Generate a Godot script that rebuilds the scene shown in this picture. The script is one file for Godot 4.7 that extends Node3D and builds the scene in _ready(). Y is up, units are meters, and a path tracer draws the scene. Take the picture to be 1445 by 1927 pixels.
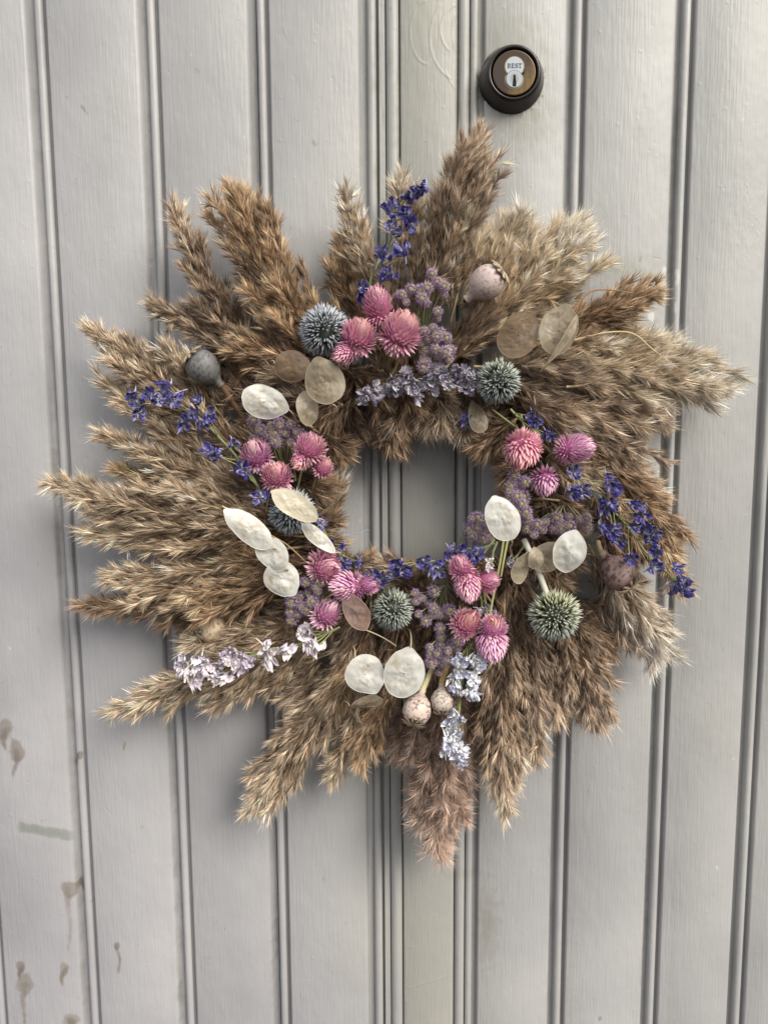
extends Node3D
# A dried-flower wreath hanging on a pair of grey painted board doors, close up. Units are metres; the door's face is the plane z = 0.

const FOCAL := 1447.0                        # the lens, in pixels of a 1445 x 1927 picture
var cam_at := Vector3.ZERO
var ax_right := Vector3.RIGHT
var ax_up := Vector3.UP
var ax_fwd := Vector3.FORWARD
var rng := RandomNumberGenerator.new()
var taken := {}
var M := {}
var noise := FastNoiseLite.new()
var wreath: Node3D
var stand_off := 0.0                                # the hoop stands this much further off the door

# ------------------------------------------------------------------ helpers

func place(px: float, py: float, z: float) -> Vector3:      # where on the plane z a sight line through the photograph's (px, py) arrives
	var d := ax_fwd * FOCAL + ax_right * (px - 722.5) - ax_up * (py - 963.5)
	return cam_at + d * ((z + stand_off - cam_at.z) / d.z)

func size_at(px: float, p: Vector3) -> float:               # real length of px pixels at p
	return px * (p - cam_at).dot(ax_fwd) / FOCAL

func rr(a: float, b: float) -> float:
	return rng.randf_range(a, b)

func srgb(r: float, g: float, b: float) -> Color:           # 0..255 picture colour to linear
	return Color(r / 255.0, g / 255.0, b / 255.0).srgb_to_linear()

func lin(r: float, g: float, b: float) -> Color:
	return Color(r, g, b)

func numbered(called: String, parent: Node) -> String:
	var key := str(parent.get_instance_id()) + called
	taken[key] = taken.get(key, -1) + 1
	return called if taken[key] == 0 else "%s_%03d" % [called, taken[key]]

func node(called: String, parent: Node, at: Vector3, label := "") -> Node3D:
	var o := Node3D.new()
	o.name = numbered(called, parent)
	parent.add_child(o, true)
	o.position = at
	if label: o.set_meta("label", label)
	return o

func put(called: String, parent: Node, mesh: Mesh, mat: Material, label := "") -> MeshInstance3D:
	var o := MeshInstance3D.new()
	o.name = numbered(called, parent)
	o.mesh = mesh
	o.material_override = mat
	parent.add_child(o, true)
	if label: o.set_meta("label", label)
	return o

func mat(rough := 0.8, back := 0.0, spec := 0.5) -> StandardMaterial3D:
	var m := StandardMaterial3D.new()
	m.vertex_color_use_as_albedo = true
	m.roughness = rough
	m.metallic_specular = spec
	m.cull_mode = BaseMaterial3D.CULL_DISABLED
	if back > 0.0:
		m.backlight_enabled = true
		m.backlight = Color(back, back, back).linear_to_srgb()
	return m

class Geo:
	var v := PackedVector3Array()
	var n := PackedVector3Array()
	var c := PackedColorArray()
	var t := PackedVector2Array()
	var ix := PackedInt32Array()
	var o := Vector3.ZERO

	func vert(p: Vector3, nn: Vector3, col: Color, uv := Vector2.ZERO) -> int:
		v.append(p - o)
		n.append(nn)
		c.append(col)
		t.append(uv)
		return v.size() - 1

	func tri(a: int, b: int, d: int) -> void:
		if (v[b] - v[a]).cross(v[d] - v[a]).dot(n[a] + n[b] + n[d]) > 0.0:
			ix.append_array([a, d, b])
		else:
			ix.append_array([a, b, d])

	func quad(a: int, b: int, d: int, e: int) -> void:
		tri(a, b, d)
		tri(a, d, e)

	func mesh() -> ArrayMesh:
		var arr := []
		arr.resize(Mesh.ARRAY_MAX)
		arr[Mesh.ARRAY_VERTEX] = v
		arr[Mesh.ARRAY_NORMAL] = n
		arr[Mesh.ARRAY_COLOR] = c
		arr[Mesh.ARRAY_TEX_UV] = t
		arr[Mesh.ARRAY_INDEX] = ix
		var m := ArrayMesh.new()
		m.add_surface_from_arrays(Mesh.PRIMITIVE_TRIANGLES, arr)
		return m

	func flat(a: Vector3, b: Vector3, d: Vector3, e: Vector3, nn: Vector3, col: Color) -> void:
		quad(vert(a, nn, col), vert(b, nn, col), vert(d, nn, col), vert(e, nn, col))

	func tube(pts: Array, radii: Array, sides: int, ca: Color, cb: Color) -> void:
		var last := -1
		var up := Vector3(0.13, 0.21, 0.97)
		for i in pts.size():
			var d: Vector3 = (pts[mini(i + 1, pts.size() - 1)] - pts[maxi(i - 1, 0)]).normalized()
			var x := d.cross(up).normalized()
			up = x.cross(d).normalized()
			var first := v.size()
			var col := ca.lerp(cb, float(i) / maxf(1.0, pts.size() - 1.0))
			for k in sides:
				var a := TAU * k / sides
				var r := x * cos(a) + up * sin(a)
				vert(pts[i] + r * radii[i], r, col)
			if last >= 0:
				for k in sides:
					var k2 := (k + 1) % sides
					quad(last + k, last + k2, first + k2, first + k)
			last = first
		var tip: Vector3 = pts[pts.size() - 1]
		var td: Vector3 = (pts[pts.size() - 1] - pts[pts.size() - 2]).normalized()
		var e := vert(tip, td, cb)
		for k in sides:
			tri(last + k, last + (k + 1) % sides, e)

	func blade(p: Vector3, d: Vector3, side: Vector3, long: float, wide: float, bend: Vector3, ca: Color, cb: Color, fold := 0.3, at := 0.4) -> void:
		# a narrow pointed leaflet with a raised midrib, curving by bend at its tip
		var up := side.cross(d).normalized()
		var q := p + d * long * at + bend * at * at
		var mid := ca.lerp(cb, at)
		var a := vert(p, up, ca)
		var l := vert(q - side * wide * 0.5, (up - side * fold * 1.6).normalized(), mid)
		var m := vert(q + up * wide * fold, up, mid)
		var r := vert(q + side * wide * 0.5, (up + side * fold * 1.6).normalized(), mid)
		var e := vert(p + d * long + bend, up, cb)
		tri(a, l, m)
		tri(a, m, r)
		tri(l, e, m)
		tri(m, e, r)

	func hair(p: Vector3, d: Vector3, side: Vector3, long: float, wide: float, bend: Vector3, ca: Color, cb: Color) -> void:
		var up := side.cross(d).normalized()
		var q := p + d * long * 0.5 + bend * 0.25
		var a := vert(p - side * wide * 0.5, up, ca)
		var b := vert(p + side * wide * 0.5, up, ca)
		var m := vert(q, (up + side * 0.3).normalized(), ca.lerp(cb, 0.5))
		var m2 := vert(q + side * wide * 0.7, (up - side * 0.3).normalized(), ca.lerp(cb, 0.5))
		var e := vert(p + d * long + bend, up, cb)
		quad(a, b, m2, m)
		tri(m, m2, e)

	func spike(p: Vector3, d: Vector3, side: Vector3, long: float, wide: float, ca: Color, cm: Color, cb: Color, at := 0.55) -> void:
		var w := side.cross(d)
		var a := vert(p, -d, ca)
		var e := vert(p + d * long, d, cb)
		var k := []
		for i in 3:
			var an := TAU * i / 3.0
			var r := side * cos(an) + w * sin(an)
			k.append(vert(p + d * long * at + r * wide * 0.5, r, cm))
		for i in 3:
			tri(a, k[i], k[(i + 1) % 3])
			tri(e, k[i], k[(i + 1) % 3])

	func grid(p: Array, cols: Array, nu: int, nv: int) -> void:     # nu rows of nv points, smooth normals
		var first := v.size()
		for i in nu:
			for j in nv:
				var du: Vector3 = p[mini(i + 1, nu - 1) * nv + j] - p[maxi(i - 1, 0) * nv + j]
				var dv: Vector3 = p[i * nv + mini(j + 1, nv - 1)] - p[i * nv + maxi(j - 1, 0)]
				var nn := du.cross(dv)
				vert(p[i * nv + j], nn.normalized() if nn.length() > 1e-14 else Vector3.BACK, cols[i * nv + j])
		for i in nu - 1:
			for j in nv - 1:
				var a := first + i * nv + j
				quad(a, a + 1, a + nv + 1, a + nv)

	func lathe(at: Vector3, d: Vector3, prof: Array, sides: int, cols: Array, wobble := 0.0, lobes := 0) -> void:    # prof: (along, radius)
		var x := d.cross(Vector3(0.3, 0.9, 0.2)).normalized()
		var y := d.cross(x).normalized()
		var first := v.size()
		for i in prof.size():
			var s: Vector2 = prof[mini(i + 1, prof.size() - 1)] - prof[maxi(i - 1, 0)]
			for k in sides + 1:
				var a := TAU * k / sides
				var r := x * cos(a) + y * sin(a)
				var wr := 1.0 + wobble * cos(lobes * a)
				var nn := (r * s.x - d * s.y).normalized()
				vert(at + d * prof[i].x + r * prof[i].y * wr, nn, cols[i * (sides + 1) + k] if cols.size() > prof.size() else cols[i])
		for i in prof.size() - 1:
			for k in sides:
				var a := first + i * (sides + 1) + k
				quad(a, a + 1, a + sides + 2, a + sides + 1)

func perp(d: Vector3) -> Vector3:
	var a := Vector3(rr(-1, 1), rr(-1, 1), rr(-1, 1))
	return d.cross(a).normalized() if d.cross(a).length() > 0.01 else d.cross(Vector3(0.3, 0.5, 0.8)).normalized()

func curve3(a: Vector3, b: Vector3, m: Vector3, k: int) -> Array:
	var out := []
	for i in k:
		var s := float(i) / (k - 1)
		out.append(a.lerp(m, s).lerp(m.lerp(b, s), s))
	return out

func radii(a: float, b: float, k: int) -> Array:
	var out := []
	for i in k: out.append(lerpf(a, b, float(i) / (k - 1)))
	return out

# ------------------------------------------------------------------ the scene

func _ready():
	rng.seed = 20240607
	noise.seed = 11
	noise.noise_type = FastNoiseLite.TYPE_SIMPLEX_SMOOTH
	# camera: a phone held in front of the door, looking slightly down
	var pitch := atan(0.1197)
	var roll := atan(81.5 / 12092.0)
	cam_at = Vector3(0, 0.804 * sin(pitch), 0.804 * cos(pitch))
	ax_fwd = Vector3(0, -sin(pitch), -cos(pitch))
	var u0 := Vector3(0, cos(pitch), -sin(pitch))
	ax_right = Vector3.RIGHT * cos(roll) - u0 * sin(roll)
	ax_up = u0 * cos(roll) + Vector3.RIGHT * sin(roll)
	var cam := Camera3D.new()
	cam.name = "camera"
	cam.transform = Transform3D(Basis(ax_right, ax_up, -ax_fwd), cam_at)
	cam.fov = rad_to_deg(2.0 * atan(963.5 / FOCAL))
	cam.near = 0.05
	cam.far = 60.0
	add_child(cam)
	# sky and sun: a bright overcast day, the brightest part of the cloud high on the right
	var sm := ProceduralSkyMaterial.new()
	sm.sky_top_color = Color(0.835, 0.845, 0.865)
	sm.sky_horizon_color = Color(0.63, 0.635, 0.64)
	sm.sky_curve = 0.3
	sm.ground_horizon_color = Color(0.36, 0.35, 0.34)
	sm.ground_bottom_color = Color(0.30, 0.29, 0.28)
	var sky := Sky.new()
	sky.sky_material = sm
	var env := Environment.new()
	env.background_mode = Environment.BG_SKY
	env.sky = sky
	env.tonemap_mode = Environment.TONE_MAPPER_LINEAR
	env.tonemap_exposure = 2.34
	env.sdfgi_enabled = true
	env.ssao_enabled = true
	env.ssil_enabled = true
	var we := WorldEnvironment.new()
	we.name = "environment"
	we.environment = env
	add_child(we)
	var sun := DirectionalLight3D.new()
	sun.name = "sun"
	sun.light_color = Color(1.0, 0.978, 0.943)
	sun.light_energy = 0.70
	sun.light_angular_distance = 34.0
	sun.shadow_enabled = true
	add_child(sun)
	sun.look_at_from_position(Vector3(0.74, 0.80, 0.84), Vector3.ZERO)

	materials()
	doors()
	stand_off = 0.006
	wreath = node("dried_flower_wreath", self, place(790, 1180, 0.0), "round wreath of brown reed plumes, pink, blue and white dried flowers and seed pods")
	wreath.set_meta("category", "wreath")
	ring()
	plumes()
	underlayer()
	flowers()

func materials() -> void:
	M.plume = mat(0.6, 0.2, 0.5)
	M.stem = mat(0.7)
	M.thistle = mat(0.55, 0.15)
	M.bract = mat(0.6, 0.35)
	M.petal = mat(0.65, 0.45)
	M.fuzz = mat(0.8, 0.4)
	M.pod = mat(0.6)
	var rough := NoiseTexture2D.new()
	rough.width = 256
	rough.height = 256
	rough.seamless = true
	var rn := FastNoiseLite.new()
	rn.seed = 77
	rn.frequency = 0.03
	rn.fractal_octaves = 5
	rough.noise = rn
	rough.as_normal_map = true
	rough.bump_strength = 3.0
	M.pod.normal_enabled = true
	M.pod.normal_texture = rough
	M.pod.normal_scale = 0.5
	M.pod.uv1_triplanar = true
	M.pod.uv1_scale = Vector3(55, 55, 55)
	M.honesty = mat(0.34, 0.4)
	M.honesty.transparency = BaseMaterial3D.TRANSPARENCY_ALPHA
	M.honesty.albedo_color = Color(1, 1, 1, 0.88)
	M.tan = mat(0.42, 0.5)
	M.tan.transparency = BaseMaterial3D.TRANSPARENCY_ALPHA
	M.tan.albedo_color = Color(1, 1, 1, 0.72)
	M.dark = mat(0.9)

# ------------------------------------------------------------------ the doors

const MAP_W := 1.5
const MAP_H := 1.8
var hgt: PackedByteArray
var alb: PackedByteArray
const HN := 2048
const AN := 1280

func stroke(a: Vector2, b: Vector2, wide: float, lift: float) -> void:         # a raised or sunken line in the paint; a, b in picture pixels
	var pa := place(a.x, a.y, 0)
	var pb := place(b.x, b.y, 0)
	var steps := int(pa.distance_to(pb) / 0.0007) + 1
	for i in steps + 1:
		var p := pa.lerp(pb, float(i) / steps)
		dent(p, wide, lift)

func dent(p: Vector3, r: float, lift: float) -> void:
	var cx := (p.x / MAP_W + 0.5) * HN
	var cy := (0.5 - p.y / MAP_H) * HN
	var rx := r / MAP_W * HN
	var ry := r / MAP_H * HN
	for y in range(int(cy - ry), int(cy + ry) + 2):
		for x in range(int(cx - rx), int(cx + rx) + 2):
			if x < 0 or y < 0 or x >= HN or y >= HN: continue
			var q := ((x - cx) / rx) ** 2 + ((y - cy) / ry) ** 2
			if q < 1.0:
				var k := y * HN + x
				hgt[k] = clampi(int(hgt[k] + lift * (1.0 - q) * 0.5), 0, 255)

func blot(px: float, py: float, rx: float, ry: float, col: Color, strength: float, soft := 0.25, rag := 0.25, tilt := 0.0) -> void:  # a stain; px in the picture, col linear
	var p := place(px, py, 0)
	var cx := (p.x / MAP_W + 0.5) * AN
	var cy := (0.5 - p.y / MAP_H) * AN
	var ax := rx * 0.00058 / MAP_W * AN
	var ay := ry * 0.00058 / MAP_H * AN
	var reach := maxf(ax, ay) * 1.5 + 2
	var s := col.linear_to_srgb()
	for y in range(int(cy - reach), int(cy + reach) + 2):
		for x in range(int(cx - reach), int(cx + reach) + 2):
			if x < 0 or y < 0 or x >= AN or y >= AN: continue
			var dx := (x - cx)
			var dy := (y - cy)
			var ex := (dx * cos(tilt) + dy * sin(tilt)) / ax
			var ey := (-dx * sin(tilt) + dy * cos(tilt)) / ay
			var q := sqrt(ex * ex + ey * ey) + rag * noise.get_noise_2d(x * 9.0, y * 9.0)
			var w := clampf((1.0 - q) / soft, 0, 1) * strength
			if w > 0.0:
				w *= 1.0 + 0.35 * (smoothstep(0.5, 1.0, q) - 0.5)
				var k := (y * AN + x) * 3
				alb[k] = int(lerpf(alb[k], s.r * 255.0, w))
				alb[k + 1] = int(lerpf(alb[k + 1], s.g * 255.0, w))
				alb[k + 2] = int(lerpf(alb[k + 2], s.b * 255.0, w))

func noise_map(w: int, h: int, freq: float, sd: int, octaves := 2) -> Image:
	var f := FastNoiseLite.new()
	f.seed = sd
	f.noise_type = FastNoiseLite.TYPE_SIMPLEX_SMOOTH
	f.frequency = freq
	f.fractal_octaves = octaves
	return f.get_image(w, h, false, false, true)

func paint() -> Array:
	var fine := noise_map(HN, 130, 0.3, 3, 2)
	fine.resize(HN, HN, Image.INTERPOLATE_CUBIC)
	var mid := noise_map(640, 60, 0.2, 5, 3)
	mid.resize(HN, HN, Image.INTERPOLATE_CUBIC)
	var lump := noise_map(900, 700, 0.09, 8, 3)
	lump.resize(HN, HN, Image.INTERPOLATE_CUBIC)
	for im in [fine, mid, lump]: im.convert(Image.FORMAT_L8)
	var a := fine.get_data()
	var b := mid.get_data()
	var c := lump.get_data()
	hgt.resize(HN * HN)
	for i in HN * HN:
		hgt[i] = (a[i] * 6 + b[i] * 1 + c[i] * 7) >> 4
	# specks, nibs and runs in the old paint
	for i in 1500:
		dent(Vector3(rr(-0.7, 0.7), rr(-0.85, 0.85), 0), rr(0.0009, 0.0022), rr(60, 160) * (1.0 if rng.randf() < 0.75 else -0.8))
	for i in 60:
		var p := Vector2(rr(0, 1445), rr(0, 1927))
		stroke(p, p + Vector2(rr(-14, 14), rr(-14, 22)), 0.0011, rr(20, 60) * (1.0 if rng.randf() < 0.5 else -1.0))
	# curved scars in the middle strip near the top
	for arc in [[805, 60, 34, 60, 95, 265], [870, 70, 62, 82, 110, 230], [872, 55, 44, 50, 130, 250], [925, 110, 90, 85, 100, 165], [900, 60, 50, 70, 120, 250]]:
		var last := Vector2.ZERO
		for i in 25:
			var t := deg_to_rad(lerpf(arc[4], arc[5], i / 24.0))
			var q := Vector2(arc[0] + arc[2] * cos(t), arc[1] + arc[3] * sin(t))
			if i and q.x > 765 and q.x < 858: stroke(last, q, 0.0017, 42)
			last = q
	stroke(Vector2(640, 1005), Vector2(668, 1004), 0.0016, -90)
	stroke(Vector2(668, 1004), Vector2(692, 996), 0.0016, -90)
	stroke(Vector2(640, 1008), Vector2(692, 999), 0.0018, 60)
	stroke(Vector2(766, 1860), Vector2(808, 1847), 0.0010, 70)
	stroke(Vector2(808, 1847), Vector2(846, 1835), 0.0010, 70)
	for i in 40: stroke(Vector2(960 + rr(-70, 75), 70 + rr(-25, 170)), Vector2(960 + rr(-70, 75), 80 + rr(-25, 170)), 0.0012, rr(-14, 20))
	for i in 70:
		var p := Vector2(rr(1370, 1440), rr(330, 480))
		stroke(p, p + Vector2(rr(-4, 4), rr(4, 12)), 0.0012, 30)
	for i in 50:
		var p := Vector2(204 + rr(-8, 14), rr(400, 480))
		dent(place(p.x, p.y, 0), 0.0016, 40)
	for i in 260:
		var p := Vector2(rr(0, 1445), rr(0, 1927))
		dent(place(p.x, p.y, 0), rr(0.0012, 0.0034), -rr(30, 90))
	var him := Image.create_from_data(HN, HN, false, Image.FORMAT_L8, hgt)
	# colour
	var blot_n := noise_map(320, 320, 0.02, 21, 4)
	blot_n.resize(AN, AN, Image.INTERPOLATE_CUBIC)
	var strk := noise_map(AN, 30, 0.25, 31, 3)
	strk.resize(AN, AN, Image.INTERPOLATE_CUBIC)
	for im in [blot_n, strk]: im.convert(Image.FORMAT_L8)
	var q1 := blot_n.get_data()
	var q2 := strk.get_data()
	alb.resize(AN * AN * 3)
	for y in AN:
		var down := y / float(AN)
		for x in AN:
			var i := y * AN + x
			var across := x / float(AN)
			var k := (q1[i] - 128) * 0.085 + (q2[i] - 128) * 0.012
			var warm := (across - 0.5) * 9.0 - (down - 0.5) * 5.0 + (q1[(i * 7) % (AN * AN)] - 128) * 0.0
			var wx := (across - 0.5) * MAP_W
			var worn := exp(-pow((wx - 0.035) / 0.075, 2.0)) * (0.75 + 0.006 * (q1[i] - 128))
			if wx > 0.0185 and wx < 0.0745: worn += 0.45
			var tone := 2.2 * sin(floorf((wx + 0.43) / 0.1065) * 2.4)
			alb[i * 3] = int(146.0 + k + tone - worn * 6.0)
			alb[i * 3 + 1] = int(145.2 + k * 0.98 + tone + warm * 0.15 - worn * 6.5)
			alb[i * 3 + 2] = int(145.0 + k * 0.9 + tone - warm * 0.6 - worn * 12.0)
	# drips and smears low on the first boards
	var rust := srgb(104, 95, 86)
	for d in [[8, 1372, 16, 22, 8, 1405], [31, 1412, 15, 26, 27, 1455], [130, 1672, 17, 19, 128, 1782], [39, 1818, 9, 13, 38, 1838], [47, 1852, 17, 26, 43, 1928], [121, 1822, 10, 15, 116, 1850], [219, 1779, 6, 9, 225, 1825], [132, 1918, 19, 14, 132, 1940], [148, 1664, 5, 10, 149, 1680], [149, 1420, 6, 9, 135, 1440]]:
		blot(d[0], d[1], d[2], d[3], rust, rr(0.45, 0.75), 0.3, 0.35, rr(-0.4, 0.4))
		for i in 12:
			var t := i / 11.0
			blot(lerpf(d[0], d[4], t) + 3.0 * sin(t * 5.0 + d[0]), lerpf(d[1], d[5], t), lerpf(d[2] * 0.6, 3.5, t) * rr(0.7, 1.2), 8, rust, rr(0.2, 0.5), 0.5, 0.2)
	for i in 40: blot(lerpf(38, 132, i / 39.0), lerpf(1555, 1571, i / 39.0), 6, 12, srgb(114, 117, 112), 0.28, 0.25, 0.3)
	for i in 30:
		var t := i / 29.0
		blot(85 + 16 * sin(t * 3.0), lerpf(1335, 1515, t), 2.5, 6, srgb(120, 118, 114), 0.10, 0.6, 0.4)
	blot(158, 205, 9, 3, srgb(95, 92, 80), 0.7, 0.6, 0.8, 0.9)
	blot(590, 268, 7, 4, srgb(110, 106, 92), 0.6, 0.6, 0.8, 1.0)
	blot(233, 1405, 2.5, 10, srgb(120, 104, 72), 0.7, 0.4, 0.4, 0.2)
	blot(917, 1740, 26, 95, srgb(122, 116, 102), 0.5, 0.9, 0.7)
	blot(880, 1645, 34, 14, srgb(126, 118, 104), 0.4, 0.9, 0.7)
	blot(960, 120, 78, 95, srgb(133, 131, 113), 0.6, 0.8, 0.7)
	blot(985, 235, 70, 40, srgb(125, 123, 107), 0.5, 0.9, 0.8)
	blot(1175, 505, 90, 32, srgb(128, 127, 114), 0.6, 0.9, 0.9)
	for i in 26: blot(rr(700, 760), rr(0, 700), rr(3, 6), rr(14, 60), srgb(112, 109, 93), 0.30, 0.9, 0.9)
	for s in [[1248, 508, 5, 8], [1224, 596, 6, 9], [1273, 520, 4, 14], [1270, 575, 3, 10]]: blot(s[0], s[1], s[2], s[3], srgb(190, 189, 184), 0.8, 0.4, 0.9)
	for i in 130: blot(rr(0, 1445), rr(0, 1927), rr(1.2, 2.6), rr(1.2, 3.2), srgb(112, 108, 98), rr(0.2, 0.55), 0.7, 0.8)
	for i in 40: blot(rr(0, 1445), rr(0, 1927), rr(18, 60), rr(40, 150), srgb(133, 131, 121), rr(0.08, 0.22), 1.0, 0.9)
	for q in [[86, 192, 0.0126], [298, 373, 0.0126], [508, 548, 0.0126], [1107, 1062, 0.0126], [1312, 1237, 0.0126]]:  # olive grime blots that also paint shade into the groove floors
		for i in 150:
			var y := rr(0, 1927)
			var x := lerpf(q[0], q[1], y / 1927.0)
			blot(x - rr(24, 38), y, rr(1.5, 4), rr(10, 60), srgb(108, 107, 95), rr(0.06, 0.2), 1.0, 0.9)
	for i in 90:
		var turn := rr(0, TAU)
		blot(962 + cos(turn) * rr(58, 66), 151 + sin(turn) * rr(60, 70), rr(1.5, 4), rr(1.5, 4), srgb(88, 86, 74) if i % 3 else srgb(178, 176, 164), rr(0.2, 0.6), 0.6, 0.9)
	for i in 46:
		var x := rr(0, 1445)
		var y := rr(0, 1927)
		var rx := rr(0.8, 2.2)
		var ry := rr(1.5, 6)
		blot(x, y, rx, ry, srgb(190, 189, 184) if rng.randf() < 0.6 else srgb(112, 108, 98), rr(0.35, 0.8), 0.35, 0.9, rr(-0.5, 0.5))
	for i in 26:
		var x := rr(0, 1445)
		var y := rr(0, 1927)
		var dx := rr(-30, 30)
		var dy := rr(-14, 14)
		for k in 14: blot(x + dx * k / 13.0, y + dy * k / 13.0, 1.6, 1.6, srgb(126, 124, 118), rr(0.1, 0.4), 0.8, 0.8)
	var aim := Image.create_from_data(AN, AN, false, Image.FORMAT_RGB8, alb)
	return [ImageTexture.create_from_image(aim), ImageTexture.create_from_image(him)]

func strip(prof: Array, y0: float, y1: float) -> ArrayMesh:     # a moulded board: the profile (x, z) drawn from y0 to y1, sharp where it turns hard
	var g := Geo.new()
	for i in prof.size() - 1:
		var a: Vector2 = prof[i]
		var b: Vector2 = prof[i + 1]
		var d := (b - a).normalized()
		var n0 := Vector3(-d.y, 0, d.x)
		var na := n0
		var nb := n0
		if i > 0:
			var e: Vector2 = (a - prof[i - 1]).normalized()
			if e.dot(d) > 0.72: na = (n0 + Vector3(-e.y, 0, e.x)).normalized()
		if i < prof.size() - 2:
			var e: Vector2 = (prof[i + 2] - b).normalized()
			if e.dot(d) > 0.72: nb = (n0 + Vector3(-e.y, 0, e.x)).normalized()
		var ids := []
		for q in [[a, na, y0], [b, nb, y0], [b, nb, y1], [a, na, y1]]:
			ids.append(g.vert(Vector3(q[0].x, q[2], q[0].y), q[1], Color.WHITE, Vector2(q[0].x / MAP_W + 0.5, 0.5 - q[2] / MAP_H)))
		g.quad(ids[0], ids[1], ids[2], ids[3])
	return g.mesh()

func bead(x: float, z: float, r: float) -> Array:               # half-round, left to right
	var out := []
	for i in 11:
		var a := PI - PI * i / 10.0
		out.append(Vector2(x + r * cos(a), z + r * sin(a) * 0.95))
	return out

func lip(x: float, left: bool) -> Array:                        # a face edge worn round
	var k := -1.0 if left else 1.0
	var out := [Vector2(x + k * 0.0009, -0.0034), Vector2(x + k * 0.0006, -0.0016), Vector2(x - k * 0.0001, -0.0006), Vector2(x - k * 0.0012, 0.0)]
	if not left: out = [Vector2(x - 0.0028, 0.0), Vector2(x - 0.0014, -0.0007), Vector2(x, -0.0020), Vector2(x + 0.0010, -0.0042)]
	return out

func doors() -> void:
	var maps := paint()
	var m := StandardMaterial3D.new()
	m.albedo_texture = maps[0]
	m.roughness = 0.5
	m.heightmap_enabled = true
	m.heightmap_texture = maps[1]
	m.heightmap_scale = 0.07
	m.texture_repeat = true
	M.paint = m
	var y0 := -0.88
	var y1 := 0.86
	var left := node("door_leaf", self, Vector3(-0.35, y0, 0), "door leaf of grey painted boards with brown drip stains and no lock")
	left.set_meta("category", "door")
	var right := node("door_leaf", self, Vector3(0.35, y0, 0), "door leaf of grey painted boards with a dark round lock above the wreath")
	right.set_meta("category", "door")
	for o in [left, right]: o.set_meta("group", "pair of board doors")
	var faces := [-0.645, -0.5375, -0.43, -0.324, -0.215, -0.108]
	var ends := [-0.5375, -0.43, -0.324, -0.215, -0.108, 0.0]
	for i in faces.size(): board(left, faces[i], ends[i] - 0.0215 if i < 5 else -0.0215, y0, y1, i == 5)
	faces = [0.102, 0.201, 0.3068, 0.405, 0.511, 0.618]
	for i in faces.size() - 1: board(right, faces[i], faces[i + 1] - 0.0200, y0, y1, false, i == 0)
	# the strip that covers the meeting of the two leaves
	var s := put("meeting_strip", right, strip([Vector2(0.0192, -0.016)] + lip(0.0194, true) + lip(0.0738, false) + [Vector2(0.0742, -0.016)], y0, y1), m)
	s.position = -right.position
	for q in [[left, -0.66, 0.0118], [right, 0.0120, 0.62]]:
		var g := Geo.new()
		var z := -0.018 if q[0] == left else -0.0195
		g.flat(Vector3(q[1], y0, z), Vector3(q[2], y0, z), Vector3(q[2], y1, z), Vector3(q[1], y1, z), Vector3.BACK, srgb(70, 68, 62))
		g.flat(Vector3(q[1], y0, z - 0.012), Vector3(q[2], y0, z - 0.012), Vector3(q[2], y1, z - 0.012), Vector3(q[1], y1, z - 0.012), Vector3.FORWARD, srgb(70, 68, 62))
		for x in [q[1], q[2]]: g.flat(Vector3(x, y0, z), Vector3(x, y1, z), Vector3(x, y1, z - 0.012), Vector3(x, y0, z - 0.012), Vector3.RIGHT if x == q[2] else Vector3.LEFT, srgb(70, 68, 62))
		for y in [y0, y1]: g.flat(Vector3(q[1], y, z), Vector3(q[2], y, z), Vector3(q[2], y, z - 0.012), Vector3(q[1], y, z - 0.012), Vector3.UP if y == y1 else Vector3.DOWN, srgb(70, 68, 62))
		var bp := put("backing_panel", q[0], g.mesh(), M.dark)
		bp.position = -q[0].position
	lock(right)

func board(leaf: Node3D, x0: float, x1: float, y0: float, y1: float, meeting: bool, first := false) -> void:
	var p := []
	if first:
		# the edge beside the meeting strip: a broad round, a bead, a quirk
		p = [Vector2(0.0757, -0.016), Vector2(0.0757, -0.006)] + bead(0.0815, -0.0058, 0.0054) + [Vector2(0.0872, -0.0075)] + bead(0.0914, -0.0050, 0.0038) + [Vector2(0.0954, -0.0075), Vector2(x0 - 0.0010, -0.0075)]
	else:
		p = [Vector2(x0 - 0.0128, -0.016), Vector2(x0 - 0.0128, -0.0048)] + bead(x0 - 0.0087, -0.0042, 0.0040) + [Vector2(x0 - 0.0046, -0.0074), Vector2(x0 - 0.0012, -0.0074)]
	p += lip(x0, true) + lip(x1, false)
	if meeting:
		p += [Vector2(x1 + 0.0012, -0.0078), Vector2(x1 + 0.0076, -0.0078)] + bead(x1 + 0.0124, -0.0052, 0.0044) + [Vector2(x1 + 0.0170, -0.0088), Vector2(x1 + 0.0190, -0.0088), Vector2(x1 + 0.0192, -0.0036), Vector2(x1 + 0.0198, -0.0028), Vector2(x1 + 0.0254, -0.0030), Vector2(x1 + 0.0260, -0.0070)]
		p += bead(x1 + 0.0328, -0.0050, 0.0065) + [Vector2(x1 + 0.0395, -0.016)]
	else:
		p += [Vector2(x1 + 0.0015, -0.0082), Vector2(x1 + 0.0021, -0.0089), Vector2(x1 + 0.0074, -0.0091), Vector2(x1 + 0.0077, -0.017)]
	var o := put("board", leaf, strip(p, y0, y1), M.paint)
	o.position = -leaf.position

func round_shape(r: float, at: Vector2, k := 40) -> PackedVector2Array:
	var out := PackedVector2Array()
	for i in k: out.append(at + Vector2(cos(TAU * i / k), sin(TAU * i / k)) * r)
	return out

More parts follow.
